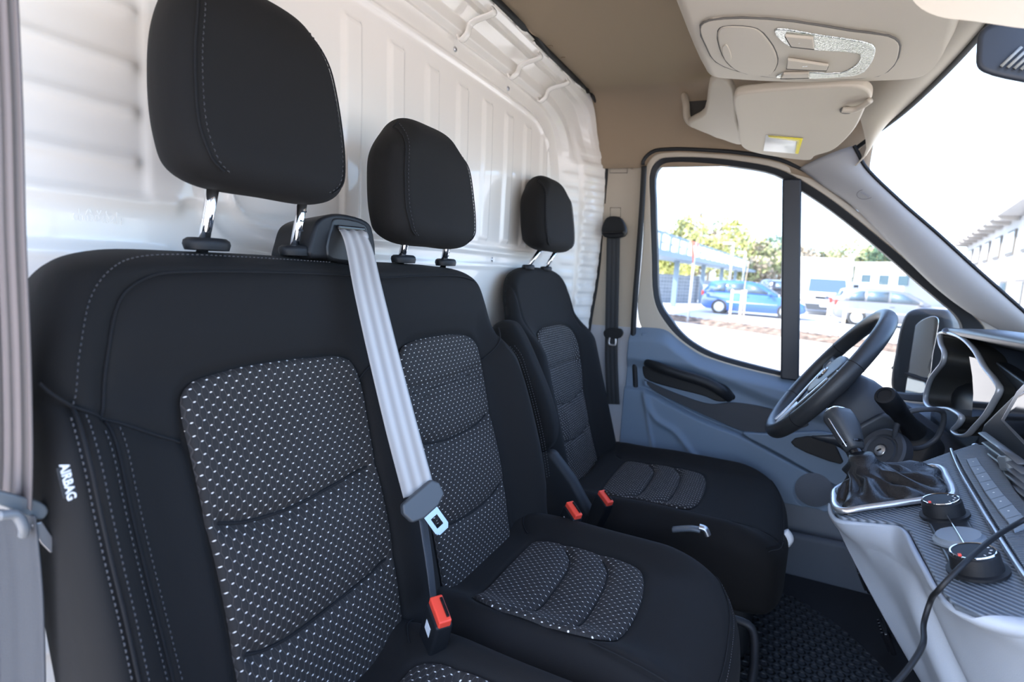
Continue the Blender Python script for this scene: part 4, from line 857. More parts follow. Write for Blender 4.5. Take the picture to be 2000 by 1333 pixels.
V2 = list(hc)+[ch+(p-ch)*1.30+np.array((.03, 0, .0)) for p in hc]
gc = np.array([aX(*p, .376) for p in [(1893, 697), (1905, 700), (1925, 725), (1953, 763), (1944, 786), (1922, 812), (1898, 815), (1901, 770), (1899, 735)]])
mesh('cluster_glass', [tuple(p+np.array((0.0, 0, 0))) for p in gc], [tuple(range(len(gc)))], mat('cluster_black', (.01, .01, .01), .05, spec=.6), dash, smooth=False)
HTN = Vector((-.45, -.25, .85)).normalized(); HTO = aX(1844, 646, .362)
prism('hood_top', catmull([aP(*p, HTO, HTN) for p in [(1838, 646), (1846, 640), (1900, 645), (2000, 661), (2130, 682), (2130, 830), (2000, 742), (1940, 700), (1896, 668), (1858, 652)]], True, 3), HTN, .008, mat('hood_gloss', (.035, .045, .065), .28, spec=.7), dash, bevel=.003)
# upper dash skin between hood, column and windscreen
prism('hood_skirt', [aX(*p, XH+.025) for p in [(1880, 662), (1925, 716), (1958, 762), (1930, 815), (1900, 870), (1930, 890), (1990, 830), (2100, 820), (2000, 746), (1940, 704), (1898, 674)]], (-1, 0, .1), .03, BLU, dash, bevel=.01)
prism('hood_skirt', [aX(*p, XH+.05) for p in [(1700, 760), (1760, 755), (1815, 798), (1870, 840), (1905, 868), (1860, 895), (1760, 905), (1690, 870), (1650, 820)]], (-1, 0, .2), .04, BLU, dash, bevel=.015)
tube('top_vent_lip', [aX(1768, 792, .45), aX(1800, 778, .45), aX(1815, 770, .45)], (.01, .003), mat('strip_silver', (.5, .52, .56), .25, metal=.8), dash, flat=(1, 0, 0))
# ------------------------------------------------------------------ steering column
col = thing('steering_column', 'dark grey steering column shroud with ignition lock behind the wheel', 'steering column', (.35, .5, .6))
HC = np.array((.150, .50, .722)); HN = np.array((-.82, 0, .566)); HN /= np.linalg.norm(HN); HY = np.array((0, 1., 0)); HX = np.cross(HY, HN)  # HX points up-forward
if HX[2] < 0: HX = -HX
rows = []
for t, a, b in ((.015, .052, .050), (.05, .062, .062), (.12, .070, .070), (.22, .075, .085), (.34, .08, .10)):
    rows.append([HC-HN*t+HY*a*math.copysign(abs(math.cos(q))**.75, math.cos(q))+HX*(b*math.copysign(abs(math.sin(q))**.75, math.sin(q))-t*.10) for q in np.linspace(0, 2*math.pi, 41)[:-1]])
loft('shroud', rows, mat('shroud_grey', (.045, .05, .06), .5, bump=.15, bscale=900), col)
prism('knee_panel', [aY(*p, .40) for p in [(1560, 850), (1640, 845), (1720, 800), (1800, 830), (1835, 870), (1800, 930), (1700, 935), (1655, 905), (1640, 875)]], (-.6, -.8, .2), .05, BLU, col, bevel=.02)
ig = np.array(aY(1722, 882, .33)); ign = np.array((-.72, -.55, .42)); ign /= np.linalg.norm(ign)
ik = lathe('ignition_surround', [(.050, -.02), (.050, .0), (.046, .004), (.036, .004), (.033, .0), (.030, .0), (.028, .004), (.015, .004), (.013, .001)], ig, ign, mat('shroud_grey', (.045, .05, .06), .5), col, 40)
lathe('ignition_lock', [(.0115, .0), (.0115, .006), (.0095, .0075), (.0004, .0072)], ig, ign, SATIN, ik, 28)
iu = np.cross(ign, (0, 0, 1)); iu /= np.linalg.norm(iu); box('key_slot', ig+ign*.0078, (.009, .0022, .001), GLOSS, ik, rot=[iu*.7+np.cross(ign, iu)*.7, np.cross(ign, iu)*.7-iu*.7, ign], bevel=0)
stk = thing('stalk_switch', 'thick black round-ended stalk pointing up beside the steering column above the ignition', 'switch', tuple(aY(1775, 850, .36)))
a, b = np.array(aY(1782, 838, .36)), np.array(aY(1728, 772, .27)); ax2 = (b-a)/np.linalg.norm(b-a); L3 = np.linalg.norm(b-a)
lathe('stalk_body', [(.022, -.01), (.017, L3*.15), (.018, L3*.62), (.0195, L3*.64), (.020, L3*.97), (.018, L3), (.013, L3+.001), (.0125, L3-.001), (.0004, L3-.001)], a, ax2, BLACK, stk, 36)
tube('stalk_bezel', [a+ax2*.01+np.array((-.3, .0, .6))*.0+v for v in [(-.02, -.035, .03), (.02, -.03, .045), (.05, .0, .035), (.05, .02, -.02), (.02, .01, -.045), (-.025, -.02, -.03)]], .005, mat('shroud_grey', (.045, .05, .06), .5), stk, closed=True)
# ------------------------------------------------------------------ steering wheel
sw = thing('steering_wheel', 'black leather three-spoke steering wheel with silver lower trim and round emblem', 'steering wheel', tuple(HC))
RM, RR = .182, .0185
LTH = mat('wheel_leather', (.028, .03, .033), .38, bump=.2, bscale=900)
def wp(a, r, h=0): return HC+HY*r*math.cos(a)+HX*r*math.sin(a)*(1.0 if math.sin(a) > 0 else .96)+HN*(h+.030)
rimo = tube('rim', [wp(a, RM) for a in np.linspace(0, 2*math.pi, 65)[:-1]], (RR, RR*.86), LTH, sw, closed=True, smooth_n=2, seg=20, flat=tuple(HN))
for a in (.35, 2.79, 3.75, 5.67):
    tube('rim_seam', [wp(a, RM)+(HN*math.sin(q)*RR*1.0+(wp(a, RM+1)-wp(a, RM))*math.cos(q)*RR*.88) for q in np.linspace(0, 2*math.pi, 21)[:-1]], .0007, SEAM, rimo, closed=True, smooth_n=0, seg=6)
hubo = [(-.066, .030), (-.058, .050), (-.03, .060), (.03, .060), (.058, .050), (.066, .030), (.060, -.005), (.045, -.035), (.024, -.055), (-.024, -.055), (-.045, -.035), (-.060, -.005)]
hfr = Frame(HC+HN*.012, HY, HX, HN)
cushion('hub', hfr, catmull(hubo, True, 6), [(-.03, -.055), (.03, -.055), (.06, .045), (-.06, .045)], lambda u, v: .022+.006*np.cos(np.clip(np.hypot(u, v)/.07, 0, 1)*1.57), .02, mat('hub_black', (.035, .038, .042), .42, bump=.15, bscale=900), sw, r=.010, rb=.01, n=40, k=40)
em = HC+HN*.041
lathe('emblem', [(.0165, -.003), (.0175, 0), (.0165, .002), (.0145, .002), (.0145, .0005)], em, HN, CHROME, sw, 36)
for pts in ([(-.006, .0115), (0, .001), (.006, .0115)], [(-.0125, .005), (-.0065, -.011), (0, -.001), (.0065, -.011), (.0125, .005)]):
    tube('emblem_letter', [em+HY*x+HX*y+HN*.0015 for x, y in pts], .0012, CHROME, sw, smooth_n=0)
for sg in (-1, 1):
    prism('spoke', [HC+HY*sg*u+HX*v+HN*.030 for u, v in ((.052, .040), (.11, .036), (.170, .040), (.174, .006), (.11, -.004), (.054, -.010))], HN, .016, mat('hub_black', (.035, .038, .042), .42), sw, bevel=.004)
    prism('switch_pad', [HC+HY*sg*u+HX*v+HN*.034 for u, v in ((.070, .030), (.115, .028), (.115, .008), (.070, .0))], HN, .006, GLOSS, sw, bevel=.002)
    tube('spoke_trim', [HC+HY*sg*u+HX*v+HN*h for u, v, h in ((.066, .002, .034), (.055, -.045, .034), (.032, -.11, .034), (.028, -.164, .036))], (.0055, .003), SATIN, sw, flat=tuple(HY))
prism('lower_spoke', [HC+HY*u+HX*v+HN*.030 for u, v in ((-.024, -.05), (.024, -.05), (.032, -.11), (.038, -.169), (-.038, -.169), (-.032, -.11))], HN, .012, GLOSS, sw, bevel=.003)
lab(prism('spoke_insert', [HC+HY*u+HX*v+HN*.0335 for u, v in ((-.016, -.09), (.016, -.09), (.028, -.160), (-.028, -.160))], HN, .004, SATIN, sw, bevel=.002), 'brushed silver insert of the lower spoke')
# ------------------------------------------------------------------ charging cable, footwell
cab = tube('charging_cable', [aX(2060, 985, .30), dp_(2000, 1016, .03), dp_(1940, 1052, .035), dp_(1872, 1112, .035), np.array(dp_(1836, 1150, .02)), aX(1817, 1176, .185), aX(1805, 1215, .18), aX(1803, 1258, .17), aX(1786, 1290, .16), aX(1745, 1340, .14), aX(1700, 1380, .12)], .0028, BLACK, None, seg=10)
tag(cab, 'thin black cable crossing the dashboard face and hanging into the footwell', 'cable')
MATM = bpy.data.materials.new('honeycomb_rubber'); MATM.use_nodes = True; n = MATM.node_tree; bs = n.nodes['Principled BSDF']; bs.inputs['Base Color'].default_value = (.012, .014, .017, 1); bs.inputs['Roughness'].default_value = .5
tc = n.nodes.new('ShaderNodeTexCoord'); sp = n.nodes.new('ShaderNodeSeparateXYZ'); n.links.new(tc.outputs['Object'], sp.inputs[0]); 
x_ = nmath(n, 'MULTIPLY', sp.outputs[0], 2*math.pi/.026); y_ = nmath(n, 'MULTIPLY', sp.outputs[1], 2*math.pi/.026*.577)
h_ = nmath(n, 'ADD', nmath(n, 'MULTIPLY', nmath(n, 'COSINE', x_), nmath(n, 'COSINE', y_)), nmath(n, 'MULTIPLY', nmath(n, 'COSINE', nmath(n, 'MULTIPLY', y_, 2)), .5))
mr = n.nodes.new('ShaderNodeMapRange'); mr.inputs[1].default_value = -.5; mr.inputs[2].default_value = .4; n.links.new(h_, mr.inputs[0])
b_ = n.nodes.new('ShaderNodeBump'); b_.inputs['Distance'].default_value = .006; b_.inputs['Strength'].default_value = 1; b_.invert = True; n.links.new(mr.outputs[0], b_.inputs['Height']); n.links.new(b_.outputs[0], bs.inputs['Normal'])
mt_ = prism('floor_mat', catmull([(-.02, .10, .082), (.0, .45, .082), (.02, .66, .082), (.10, .70, .082), (.22, .62, .082), (.32, .45, .086), (.36, .2, .09), (.36, -.8, .09), (.1, -.85, .082), (-.02, -.8, .082)], True, 5), (0, 0, 1), .012, MATM, None, bevel=.003)
tag(mt_, 'black rubber floor mat with honeycomb dimples filling the footwell', 'floor mat')
for k, (px, py, s_) in enumerate(((1680, 1120, 'clutch'), (1725, 1235, 'brake'))):
    c_ = np.array(aY(px+8, py+8, .66-.12*k))
    pdl = thing('pedal', ('black ribbed rubber pedal pad, upper of two in the dark footwell', 'black ribbed rubber pedal pad, lower of two in the dark footwell')[k], 'pedal', tuple(c_), 'pedals in the footwell')
    box('pedal_pad', c_, (.012, .075, .055), GLOSS, pdl, rot=[(1, 0, .5), (0, 1, 0), (-.5, 0, 1)], bevel=.004)
    for j in range(5): box('pad_rib', c_+np.array((-.008+.0, -.028+.014*j, 0)), (.006, .006, .048), GLOSS, pdl, rot=[(1, 0, .5), (0, 1, 0), (-.5, 0, 1)], bevel=.001)
    tube('pedal_arm', [c_+np.array((.01, 0, .0)), c_+np.array((.06, 0, .10)), c_+np.array((.14, 0, .22)), c_+np.array((.24, 0, .34))], .008, BLACK, pdl)
# ------------------------------------------------------------------ overhead
ZC = 1.36
def oz(px, py, z=ZC): return aZ(px, py, z)
oc = thing('overhead_console', 'tan overhead console with round sunglasses lid and clear reading lights', 'overhead console', (0, .15, 1.45))
hsx = [(1300, -40), (1330, 50), (1372, 141), (1385, 155), (1440, 161), (1560, 166), (1700, 164), (1790, 158), (1840, 140), (1868, 90), (1885, 35), (1885, -40), (1860, -200), (1300, -200)]
shell = prism('console_shell', catmull([oz(*p) for p in hsx], True, 4), (0, 0, -1), .11, TRIM, oc, bevel=.022, seg=5)
pp_ = catmull([oz(*p, ZC-.004) for p in [(1368, 52), (1385, 42), (1450, 37), (1550, 44), (1660, 62), (1735, 72), (1755, 84), (1757, 100), (1745, 130), (1715, 150), (1640, 156), (1540, 156), (1440, 140), (1398, 122), (1380, 95)]], True, 6)
pan = prism('console_panel', pp_, (0, 0, -1), .012, TRIM, oc, bevel=.003)
GAP = mat('trim_gap', (.12, .11, .10), .9)
tube('panel_gap', [p+np.array((0, 0, .002)) for p in pp_[::3]], .0018, GAP, oc, closed=True, smooth_n=0, seg=6)
lid_px = [(1402, 62), (1412, 54), (1450, 53), (1478, 58), (1500, 78), (1516, 105), (1518, 128), (1502, 148), (1478, 150), (1440, 140), (1418, 122), (1405, 95)]
lidp = catmull([oz(*p, ZC-.006) for p in lid_px], True, 6)
prism('glasses_lid', lidp, (0, 0, -1), .012, TRIM, pan, bevel=.004); tube('lid_gap', [p+np.array((0, 0, .003)) for p in lidp[::3]], .0017, GAP, pan, closed=True, smooth_n=0, seg=6)
prism('lid_grip', catmull([oz(*p, ZC-.0075) for p in [(1411, 92), (1418, 88), (1422, 92), (1428, 118), (1421, 122), (1415, 116)]], True, 4), (0, 0, -1), .004, TRIM, pan, bevel=.002)
CLR = mat('lens_clear', (.52, .53, .50), .14, metal=.8, bump=1, bscale=260, var=.35)
lens = prism('light_lens', catmull([oz(*p, ZC-.0065) for p in [(1512, 62), (1520, 58), (1600, 70), (1690, 84), (1708, 92), (1708, 110), (1698, 130), (1680, 146), (1640, 152), (1516, 153), (1524, 146), (1560, 142), (1640, 144), (1672, 128), (1680, 112), (1674, 105), (1560, 96), (1535, 88)]], True, 3), (0, 0, -1), .008, CLR, pan, bevel=.002); lab(lens, 'clear faceted lens of the reading lights')
for q in ([(1533, 72), (1588, 77), (1590, 97), (1545, 92)], [(1538, 118), (1618, 130), (1614, 139), (1536, 135)], [(1530, 146), (1580, 145), (1580, 153), (1524, 154)]):
    prism('light_switch', [oz(*p, ZC-.011) for p in q], (0, 0, -1), .006, TRIM, pan, bevel=.002)
    c4_ = [oz(*p, ZC-.0085) for p in q]; tube('switch_gap', c4_, .0009, GAP, pan, closed=True, smooth_n=0, seg=6)
text('icon', '▸', oz(1561, 85, ZC-.0113), (1, 0, 0), (0, -1, 0), .008, WHITE, pan, .0001)
text('icon', '■■', oz(1572, 130, ZC-.0113), (1, 0, 0), (0, -1, 0), .005, WHITE, pan, .0001)
# side arches from console to the driver door
def ab(name, pts, th=.02, m=TRIM, parent=oc, bevel=.012, n=(0, -.3, -1)): return prism(name, catmull([aY(px, py, y) for px, py, y in pts], True, 4), n, th, m, parent, bevel=bevel, seg=4)
ab('shelf_edge', [(1395, 150, .42), (1425, 160, .42), (1440, 240, .6), (1448, 285, .75), (1400, 270, .75), (1345, 246, .75), (1375, 220, .6)], .02)
rail = surf('header_trim', lambda U, V: (lambda a, b: a*(1-V[:, None])+b*V[:, None]+np.array((0, 0, -.02))*np.sin(np.pi*V)[:, None])(
    resample(catmull([aY(1660, 330, .84), aY(1690, 300, .78), (.12, .60, 1.40), (.16, .36, 1.40), (.18, .1, 1.40), (.18, -.3, 1.40), (.15, -.9, 1.38)], False, 8), 60)[np.clip((U*59).round().astype(int), 0, 59)],
    resample(catmull([aY(1672, 300, .84), (.19, .80, 1.358), (.222, .60, 1.364), (.245, .30, 1.366), (.25, 0, 1.366), (.245, -.30, 1.366), (.16, -.95, 1.356)], False, 8), 60)[np.clip((U*59).round().astype(int), 0, 59)]), 60, 12, TRIM, oc)
tube('header_seal', [aY(1672, 290, .84), (.19, .80, 1.356), (.222, .60, 1.360), (.245, .30, 1.362), (.25, 0, 1.362), (.245, -.30, 1.362)], (.006, .004), RUBBER, oc)
vis = thing('sun_visor', 'tan driver sun visor with a white and yellow sticker, folded up under the console', 'sun visor', (0, .5, 1.38))
vp = [(1432, 196, .38), (1440, 186, .37), (1500, 178, .36), (1600, 171, .36), (1675, 170, .36), (1697, 178, .37), (1703, 192, .40), (1694, 205, .43), (1672, 250, .58), (1648, 278, .66), (1624, 296, .70), (1592, 306, .71), (1582, 314, .72), (1520, 308, .71), (1462, 296, .69), (1446, 284, .67), (1440, 240, .52)]
vo = catmull([aY(px, py, y) for px, py, y in vp], True, 4); vn = Vector(vo[0]-vo[len(vo)//3]).cross(Vector(vo[0]-vo[2*len(vo)//3])).normalized(); vn = vn if vn.z < 0 else -vn
O_ = Vector(vo.mean(0)); vflat = [Vector(aP(px, py, O_, vn)) for px, py, y in vp]; vflat = catmull(vflat, True, 4)
prism('visor_board', vflat, vn, .022, TRIM, vis, bevel=.008, seg=4)
sk = prism('sticker', [aP(*p, O_+vn*.0012, vn) for p in [(1496, 264), (1568, 271), (1559, 301), (1491, 295)]], vn, .0006, mat('sticker_white', (.85, .85, .82), .4), vis, bevel=0); lab(sk, 'white sticker with a yellow edge')
prism('sticker_edge', [aP(*p, O_+vn*.0022, vn) for p in [(1500, 265), (1568, 271), (1559, 301), (1553, 300), (1557, 276), (1502, 269)]], vn, .0006, mat('sticker_yellow', (.75, .62, .02), .5), sk, bevel=0)
tube('visor_clip', [aP(1645, 214, O_+vn*.008, vn), aP(1670, 214, O_+vn*.010, vn), aP(1700, 196, O_+vn*.006, vn)], .0065, TRIM, vis)
prism('clip_recess', catmull([aP(*p, O_+vn*.001, vn) for p in [(1640, 214), (1652, 208), (1665, 212), (1660, 222), (1645, 222)]], True, 3), vn, .001, GAP, vis, bevel=0)
gh = thing('grab_handle', 'tan roof grab handle in the dark recess above the driver window', 'handle', tuple(aY(1370, 240, .8)))
tube('handle_bar', [aY(1337, 190, .80), aY(1340, 205, .78), aY(1343, 232, .77), aY(1356, 243, .765), aY(1400, 246, .765), aY(1440, 243, .765)], (.016, .010), TRIM, gh, flat=(0, 1, 0), seg=14)
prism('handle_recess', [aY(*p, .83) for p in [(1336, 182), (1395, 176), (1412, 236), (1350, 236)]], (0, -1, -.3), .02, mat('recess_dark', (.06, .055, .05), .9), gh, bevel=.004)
# camera housing on the windscreen and near visor
ch_ = thing('sensor_housing', 'dark sensor housing with vent slots at the top of the windscreen', 'sensor housing', (.23, 0, 1.3))
prism('housing_body', catmull([aY(*p, -.02) for p in [(1912, 62), (1906, 100), (1907, 130), (1920, 142), (1990, 160), (2100, 170), (2100, 40), (1940, 44)]], True, 3), (-.3, -1, -.3), .06, mat('housing_dark', (.035, .042, .055), .45), ch_, bevel=.008)
for k in range(5): tube('vent_slot', [aY(1955+k*13, 130+k*2, -.024), aY(1995+k*13, 92+k*3, -.024)], .0022, mat('slot_light', (.30, .31, .30), .5), ch_, smooth_n=0)
v2 = thing('sun_visor', 'tan passenger sun visor at the top right corner, cut off by the frame', 'sun visor', (.12, -.35, 1.25))
prism('visor_board', catmull([aY(*p, -.36) for p in [(1760, -40), (1790, 10), (1830, 32), (1900, 42), (2060, 58), (2100, 40), (2100, -120), (1760, -120)]], True, 4), (-.2, -.6, -1), .03, TRIM, v2, bevel=.010, seg=4)
# mirror outside
mi_ = thing('door_mirror', 'black exterior door mirror with large upper glass and small lower glass', 'mirror', (.42, 1.10, .55))
YM = 1.12
mo = catmull([aY(*p, YM) for p in [(1738, 760), (1737, 735), (1745, 690), (1755, 640), (1768, 612), (1785, 604), (1820, 604), (1846, 608), (1856, 625), (1860, 660), (1850, 720), (1835, 790), (1800, 800), (1760, 795)]], True, 4)
prism('mirror_shell', mo, (-.5, -1, 0), .10, BLACK, mi_, bevel=.02, seg=4)
mg = mat('mirror_glass', (.75, .78, .80), .02, metal=1)
def mflat(pts): return [aP(px, py, Vector(aY(1800, 690, YM))+Vector((-.45, -.89, 0))*.012, Vector((-.45, -.89, 0))) for px, py in pts]
prism('upper_glass', catmull(mflat([(1757, 718), (1765, 680), (1785, 640), (1800, 626), (1822, 618), (1832, 622), (1832, 640), (1822, 690), (1812, 738), (1790, 733)]), True, 3), (-.45, -.89, 0), .004, mg, mi_, bevel=.001)
prism('lower_glass', catmull(mflat([(1760, 752), (1768, 736), (1790, 740), (1806, 748), (1800, 772), (1775, 775), (1762, 765)]), True, 3), (-.45, -.89, 0), .004, mg, mi_, bevel=.001)
tube('mirror_bar', mflat([(1742, 718), (1770, 730), (1812, 746)]), .005, BLACK, mi_)
# ------------------------------------------------------------------ outside
GZ = -.50
def dist(px, py, d): return CAM+_ray(px, py)*d
def gnd(px, d):
    """ground point seen in column px at depth d"""
    q = dist(px, 600, d); u_ = _ray(px, 700)-_ray(px, 600); k = (GZ-q.z)/(u_.z*d); r_ = _ray(px, 600+100*k); return Vector((CAM.x+r_.x*d, CAM.y+r_.y*d, GZ))
def sunny(name, col, var, sc, rough=.9, bump=.3): return mat(name, col, rough, bump=bump, bscale=sc, var=var)
PAVE = bpy.data.materials.new('pale_paving'); PAVE.use_nodes = True; n = PAVE.node_tree; bs = n.nodes['Principled BSDF']; bs.inputs['Roughness'].default_value = .9
br_ = n.nodes.new('ShaderNodeTexBrick'); br_.inputs['Color1'].default_value = (.64, .55, .45, 1); br_.inputs['Color2'].default_value = (.58, .50, .42, 1); br_.inputs['Mortar'].default_value = (.40, .38, .36, 1); br_.inputs['Scale'].default_value = 4; br_.inputs['Mortar Size'].default_value = .012
tc = n.nodes.new('ShaderNodeTexCoord'); n.links.new(tc.outputs['Object'], br_.inputs['Vector']); n.links.new(br_.outputs[0], bs.inputs['Base Color'])
gr = bpy.data.objects.new('paving', None); 
g0 = box('ground_paving', (0, 0, GZ-.05), (400, 400, .1), PAVE, bevel=0); bpy.data.objects.remove(gr)
g0['kind'] = 'structure'
ASPH = sunny('pale_asphalt', (.42, .42, .43), .08, 30)
def flatpoly(name, pts, z, m, th=.01): return prism(name, [(p[0], p[1], z) for p in pts], (0, 0, 1), th, m, None, bevel=0, smooth=False)
rd = flatpoly('road_surface', [gnd(1270, 17.5), gnd(1400, 17.5), gnd(1600, 15.5), gnd(1900, 14), gnd(2300, 12), gnd(2400, 60), gnd(1200, 60)], GZ+.012, ASPH); rd['kind'] = 'structure'
A_, B_ = gnd(1290, 19.6), gnd(1720, 13.8)
mulch = sunny('brown_mulch', (.13, .09, .065), .75, 5, bump=1)
def mul(U, V):
    a = np.array(A_); b = np.array(B_); dv = b-a; pr_ = np.array((-dv[1], dv[0], 0)); pr_ /= np.linalg.norm(pr_); rng = np.random.RandomState(3)
    p = a+np.outer(U*2.2-.35, dv)+np.outer((V-.5)*1.25, pr_); p[:, 2] = GZ+.015+.10*np.sin(np.pi*V)+rng.rand(len(U))*.07*(np.sin(np.pi*V)); return p
ms = surf('mulch_bed', mul, 260, 16, mulch); ms['kind'] = 'stuff'; tag(ms, 'strip of brown bark mulch between the pale paving and the parking road', 'mulch')
gv = flatpoly('grass_verge', [(-.6, 2.35), (4.5, 2.05), (4.5, 2.75), (-.6, 2.75)], GZ+.03, sunny('grass_green', (.28, .36, .06), .4, 40, bump=1), .03); tag(gv, 'narrow strip of yellow-green grass just below the driver window', 'grass'); gv['kind'] = 'stuff'
TYRE = mat('tyre', (.03, .03, .03), .8); DG_ = mat('car_glass', (.05, .08, .10), .05, coat=1); HUB = mat('hub_silver', (.55, .55, .56), .35, metal=.6)
def car(name, label, pos, ang, paint, L=3.95, H=1.42, Wd=1.68, low=None, roof=None, cat='car', wx=(.19, .82), parts=True):
    """side view u 0(rear)..1(front) ; heading = ang"""
    t = thing(name, label, cat, tuple(pos)); ca, sa = math.cos(ang), math.sin(ang)
    def P(u, w, z): x = (u-.5)*L; return (pos[0]+x*ca-w*sa, pos[1]+x*sa+w*ca, pos[2]+z)
    low = low or [(0.01, .32), (.0, .55), (.015, .80), (.04, .90), (.30, .93), (.62, .92), (.70, .90), (.86, .80), (.965, .68), (.995, .52), (.99, .30), (.93, .22), (.06, .22)]
    roof = roof or [(.035, .88), (.06, 1.15), (.10, 1.36), (.20, 1.42), (.42, 1.43), (.55, 1.36), (.66, 1.10), (.74, .89)]
    k = H/1.43
    def ring(pts, n=60): return resample(np.vstack([catmull(pts, True, 6), catmull(pts, True, 6)[:1]]), n)[:-1]
    R = ring(low); rows = []
    for w, s in ((-1, .94), (-.93, .99), (-.75, 1), (.75, 1), (.93, .99), (1, .94)):
        c = R.mean(0); rows.append([P(c[0]+(p[0]-c[0])*s, w*Wd/2, (c[1]+(p[1]-c[1])*s)*k) for p in R])
    loft('body', rows, paint, t)
    R2 = ring(roof+[(.5, .86)]); rows = []
    for w in (-1, -.8, .8, 1):
        rows.append([P(p[0], w*Wd/2*(.97-.17*np.clip((p[1]-.88)/.55, 0, 1)), p[1]*k) for p in R2])
    loft('cabin', rows, paint, t)
    for s in (-1, 1):
        def win(nm, pts): 
            prism(nm, [P(u, s*(Wd/2*(.972-.17*(z-.88)/.55)+.012), z*k) for u, z in pts], (-sa*s, ca*s, 0), .02, DG_, t, bevel=0)
        win('side_window', [(.115, .95), (.13, 1.22), (.20, 1.31), (.235, 1.31), (.235, .95)])
        win('side_window', [(.255, .95), (.255, 1.32), (.42, 1.33), (.42, .95)])
        win('side_window', [(.44, .95), (.44, 1.32), (.53, 1.27), (.62, 1.08), (.67, .95)])
        for u in wx:
            c = P(u, s*(Wd/2-.06), .31); wl = lathe('wheel', [(.31, -.09), (.32, .0), (.31, .065), (.22, .070), (.2, .05)], c, (-sa*s, ca*s, 0), TYRE, t, 28)
            lathe('hubcap', [(.21, .055), (.19, .075), (.04, .08), (.001, .08)], c, (-sa*s, ca*s, 0), HUB, wl, 20)
        prism('side_trim', [P(u, s*(Wd/2+.004), z) for u, z in ((.26, .52), (.74, .52), (.74, .56), (.26, .56))], (-sa*s, ca*s, 0), .02, mat('trim_silver', (.4, .4, .42), .4), t, bevel=0)
        box('wing_mirror', P(.66, s*(Wd/2+.07), .98), (.12, .16, .12), paint, t, rot=ang, bevel=.03)
        box('door_handle', P(.45, s*(Wd/2+.005), .80), (.16, .02, .03), paint, t, rot=ang, bevel=.005)
        box('tail_lamp', P(.012, s*Wd*.42, .85), (.10, .18, .20), mat('lamp_red', (.6, .04, .03), .3), t, rot=ang, bevel=.02)
        box('head_lamp', P(.955, s*Wd*.38, .68), (.16, .26, .13), mat('lamp_clear', (.6, .62, .65), .15), t, rot=ang, bevel=.03)
    def gl(nm, q): prism(nm, q, Vector(q[1])-Vector(q[0]) if 0 else (Vector(q[1])-Vector(q[0])).cross(Vector(q[3])-Vector(q[0])), .015, DG_, t, bevel=0)
    gl('rear_window', [P(.028, -.55, .95*k), P(.028, .55, .95*k), P(.070, .48, 1.30*k), P(.070, -.48, 1.30*k)])
    gl('windscreen', [P(.735, .62, .94*k), P(.735, -.62, .94*k), P(.575, -.54, 1.34*k), P(.575, .54, 1.34*k)])
    box('number_plate', P(1.0, 0, .42), (.02, .5, .11), WHITE, t, rot=ang, bevel=0)
    return t
a_, b__ = aZ(1408, 614, GZ), aZ(1524, 624, GZ)
ctr = (a_+b__)/2; ang = math.atan2((b__-a_).y, (b__-a_).x); nn_ = Vector((-math.sin(ang), math.cos(ang), 0))
car('car', 'blue five-door hatchback parked beyond the mulch strip, left of the window divider', ctr+nn_*.80+Vector((math.cos(ang), math.sin(ang), 0))*.0, ang, mat('paint_blue', (.03, .10, .36), .2, coat=1), L=4.0, H=1.42)
a2 = aZ(1671, 636, GZ); w2 = Vector((math.cos(.05), math.sin(.05), 0))
car('car', 'silver hatchback parked to the right of the white truck, behind the steering wheel', a2+w2*1.30+Vector((-.05, .8, 0)), .05, mat('paint_silver', (.17, .17, .175), .3, metal=.3, coat=1), L=4.2, H=1.44)
car('car', 'black estate with red tail lamps seen just behind the blue hatchback', gnd(1506, 36), 1.9, mat('paint_black', (.02, .02, .025), .2, coat=1), L=4.2, H=1.6)
# white box truck facing the viewer
tp_ = gnd(1606, 27.5); tdir = (Vector((CAM.x, CAM.y, 0))-Vector((tp_.x, tp_.y, 0))).normalized(); ta = math.atan2(tdir.y, tdir.x)+.12
td = Vector((math.cos(ta), math.sin(ta), 0)); ts = Vector((-td.y, td.x, 0)); tw = mat('truck_white', (.78, .78, .78), .35, coat=.5)
tk = thing('truck', 'white box truck facing the van, right of the window divider', 'truck', tuple(tp_))
def T(f, s, z): return tp_+td*f+ts*s+Vector((0, 0, z))
box('cargo_box', T(-3.0, 0, 1.75), (4.2, 2.35, 2.1), tw, tk, rot=ta, bevel=.05)
prism('roof_fairing', [T(-.9, -1.1, 1.9), T(-.05, -1.1, 1.85), T(-.45, -1.1, 2.75), T(-.9, -1.1, 2.78)], -ts, 2.2, tw, tk, bevel=.10)
prism('cab', [T(-.9, -1.0, .35), T(.75, -1.0, .35), T(.80, -1.0, .75), T(.70, -1.0, 1.05), T(.15, -1.0, 1.95), T(-.9, -1.0, 1.95)], -ts, 2.0, tw, tk, bevel=.10)
fn = (T(.70, 0, 1.05)-T(.15, 0, 1.95)).normalized(); up3 = -fn; nrm = ts.cross(up3).normalized(); nrm = nrm if nrm.dot(td) > 0 else -nrm
prism('windscreen', [T(.66, -.82, 1.12)+nrm*.02, T(.66, .82, 1.12)+nrm*.02, T(.28, .76, 1.75)+nrm*.02, T(.28, -.76, 1.75)+nrm*.02], nrm, .03, DG_, tk, bevel=.01)
box('grille', T(.79, 0, .86), (.06, 1.0, .12), BLACK, tk, rot=ta, bevel=.01); box('bumper', T(.80, 0, .42), (.12, 1.9, .30), mat('bumper_dark', (.05, .055, .06), .5), tk, rot=ta, bevel=.04)
lathe('badge', [(.09, 0), (.09, .02), (.001, .02)], T(.83, 0, .88), td, CHROME, tk, 20); box('number_plate', T(.87, 0, .50), (.02, .52, .12), WHITE, tk, rot=ta, bevel=0)
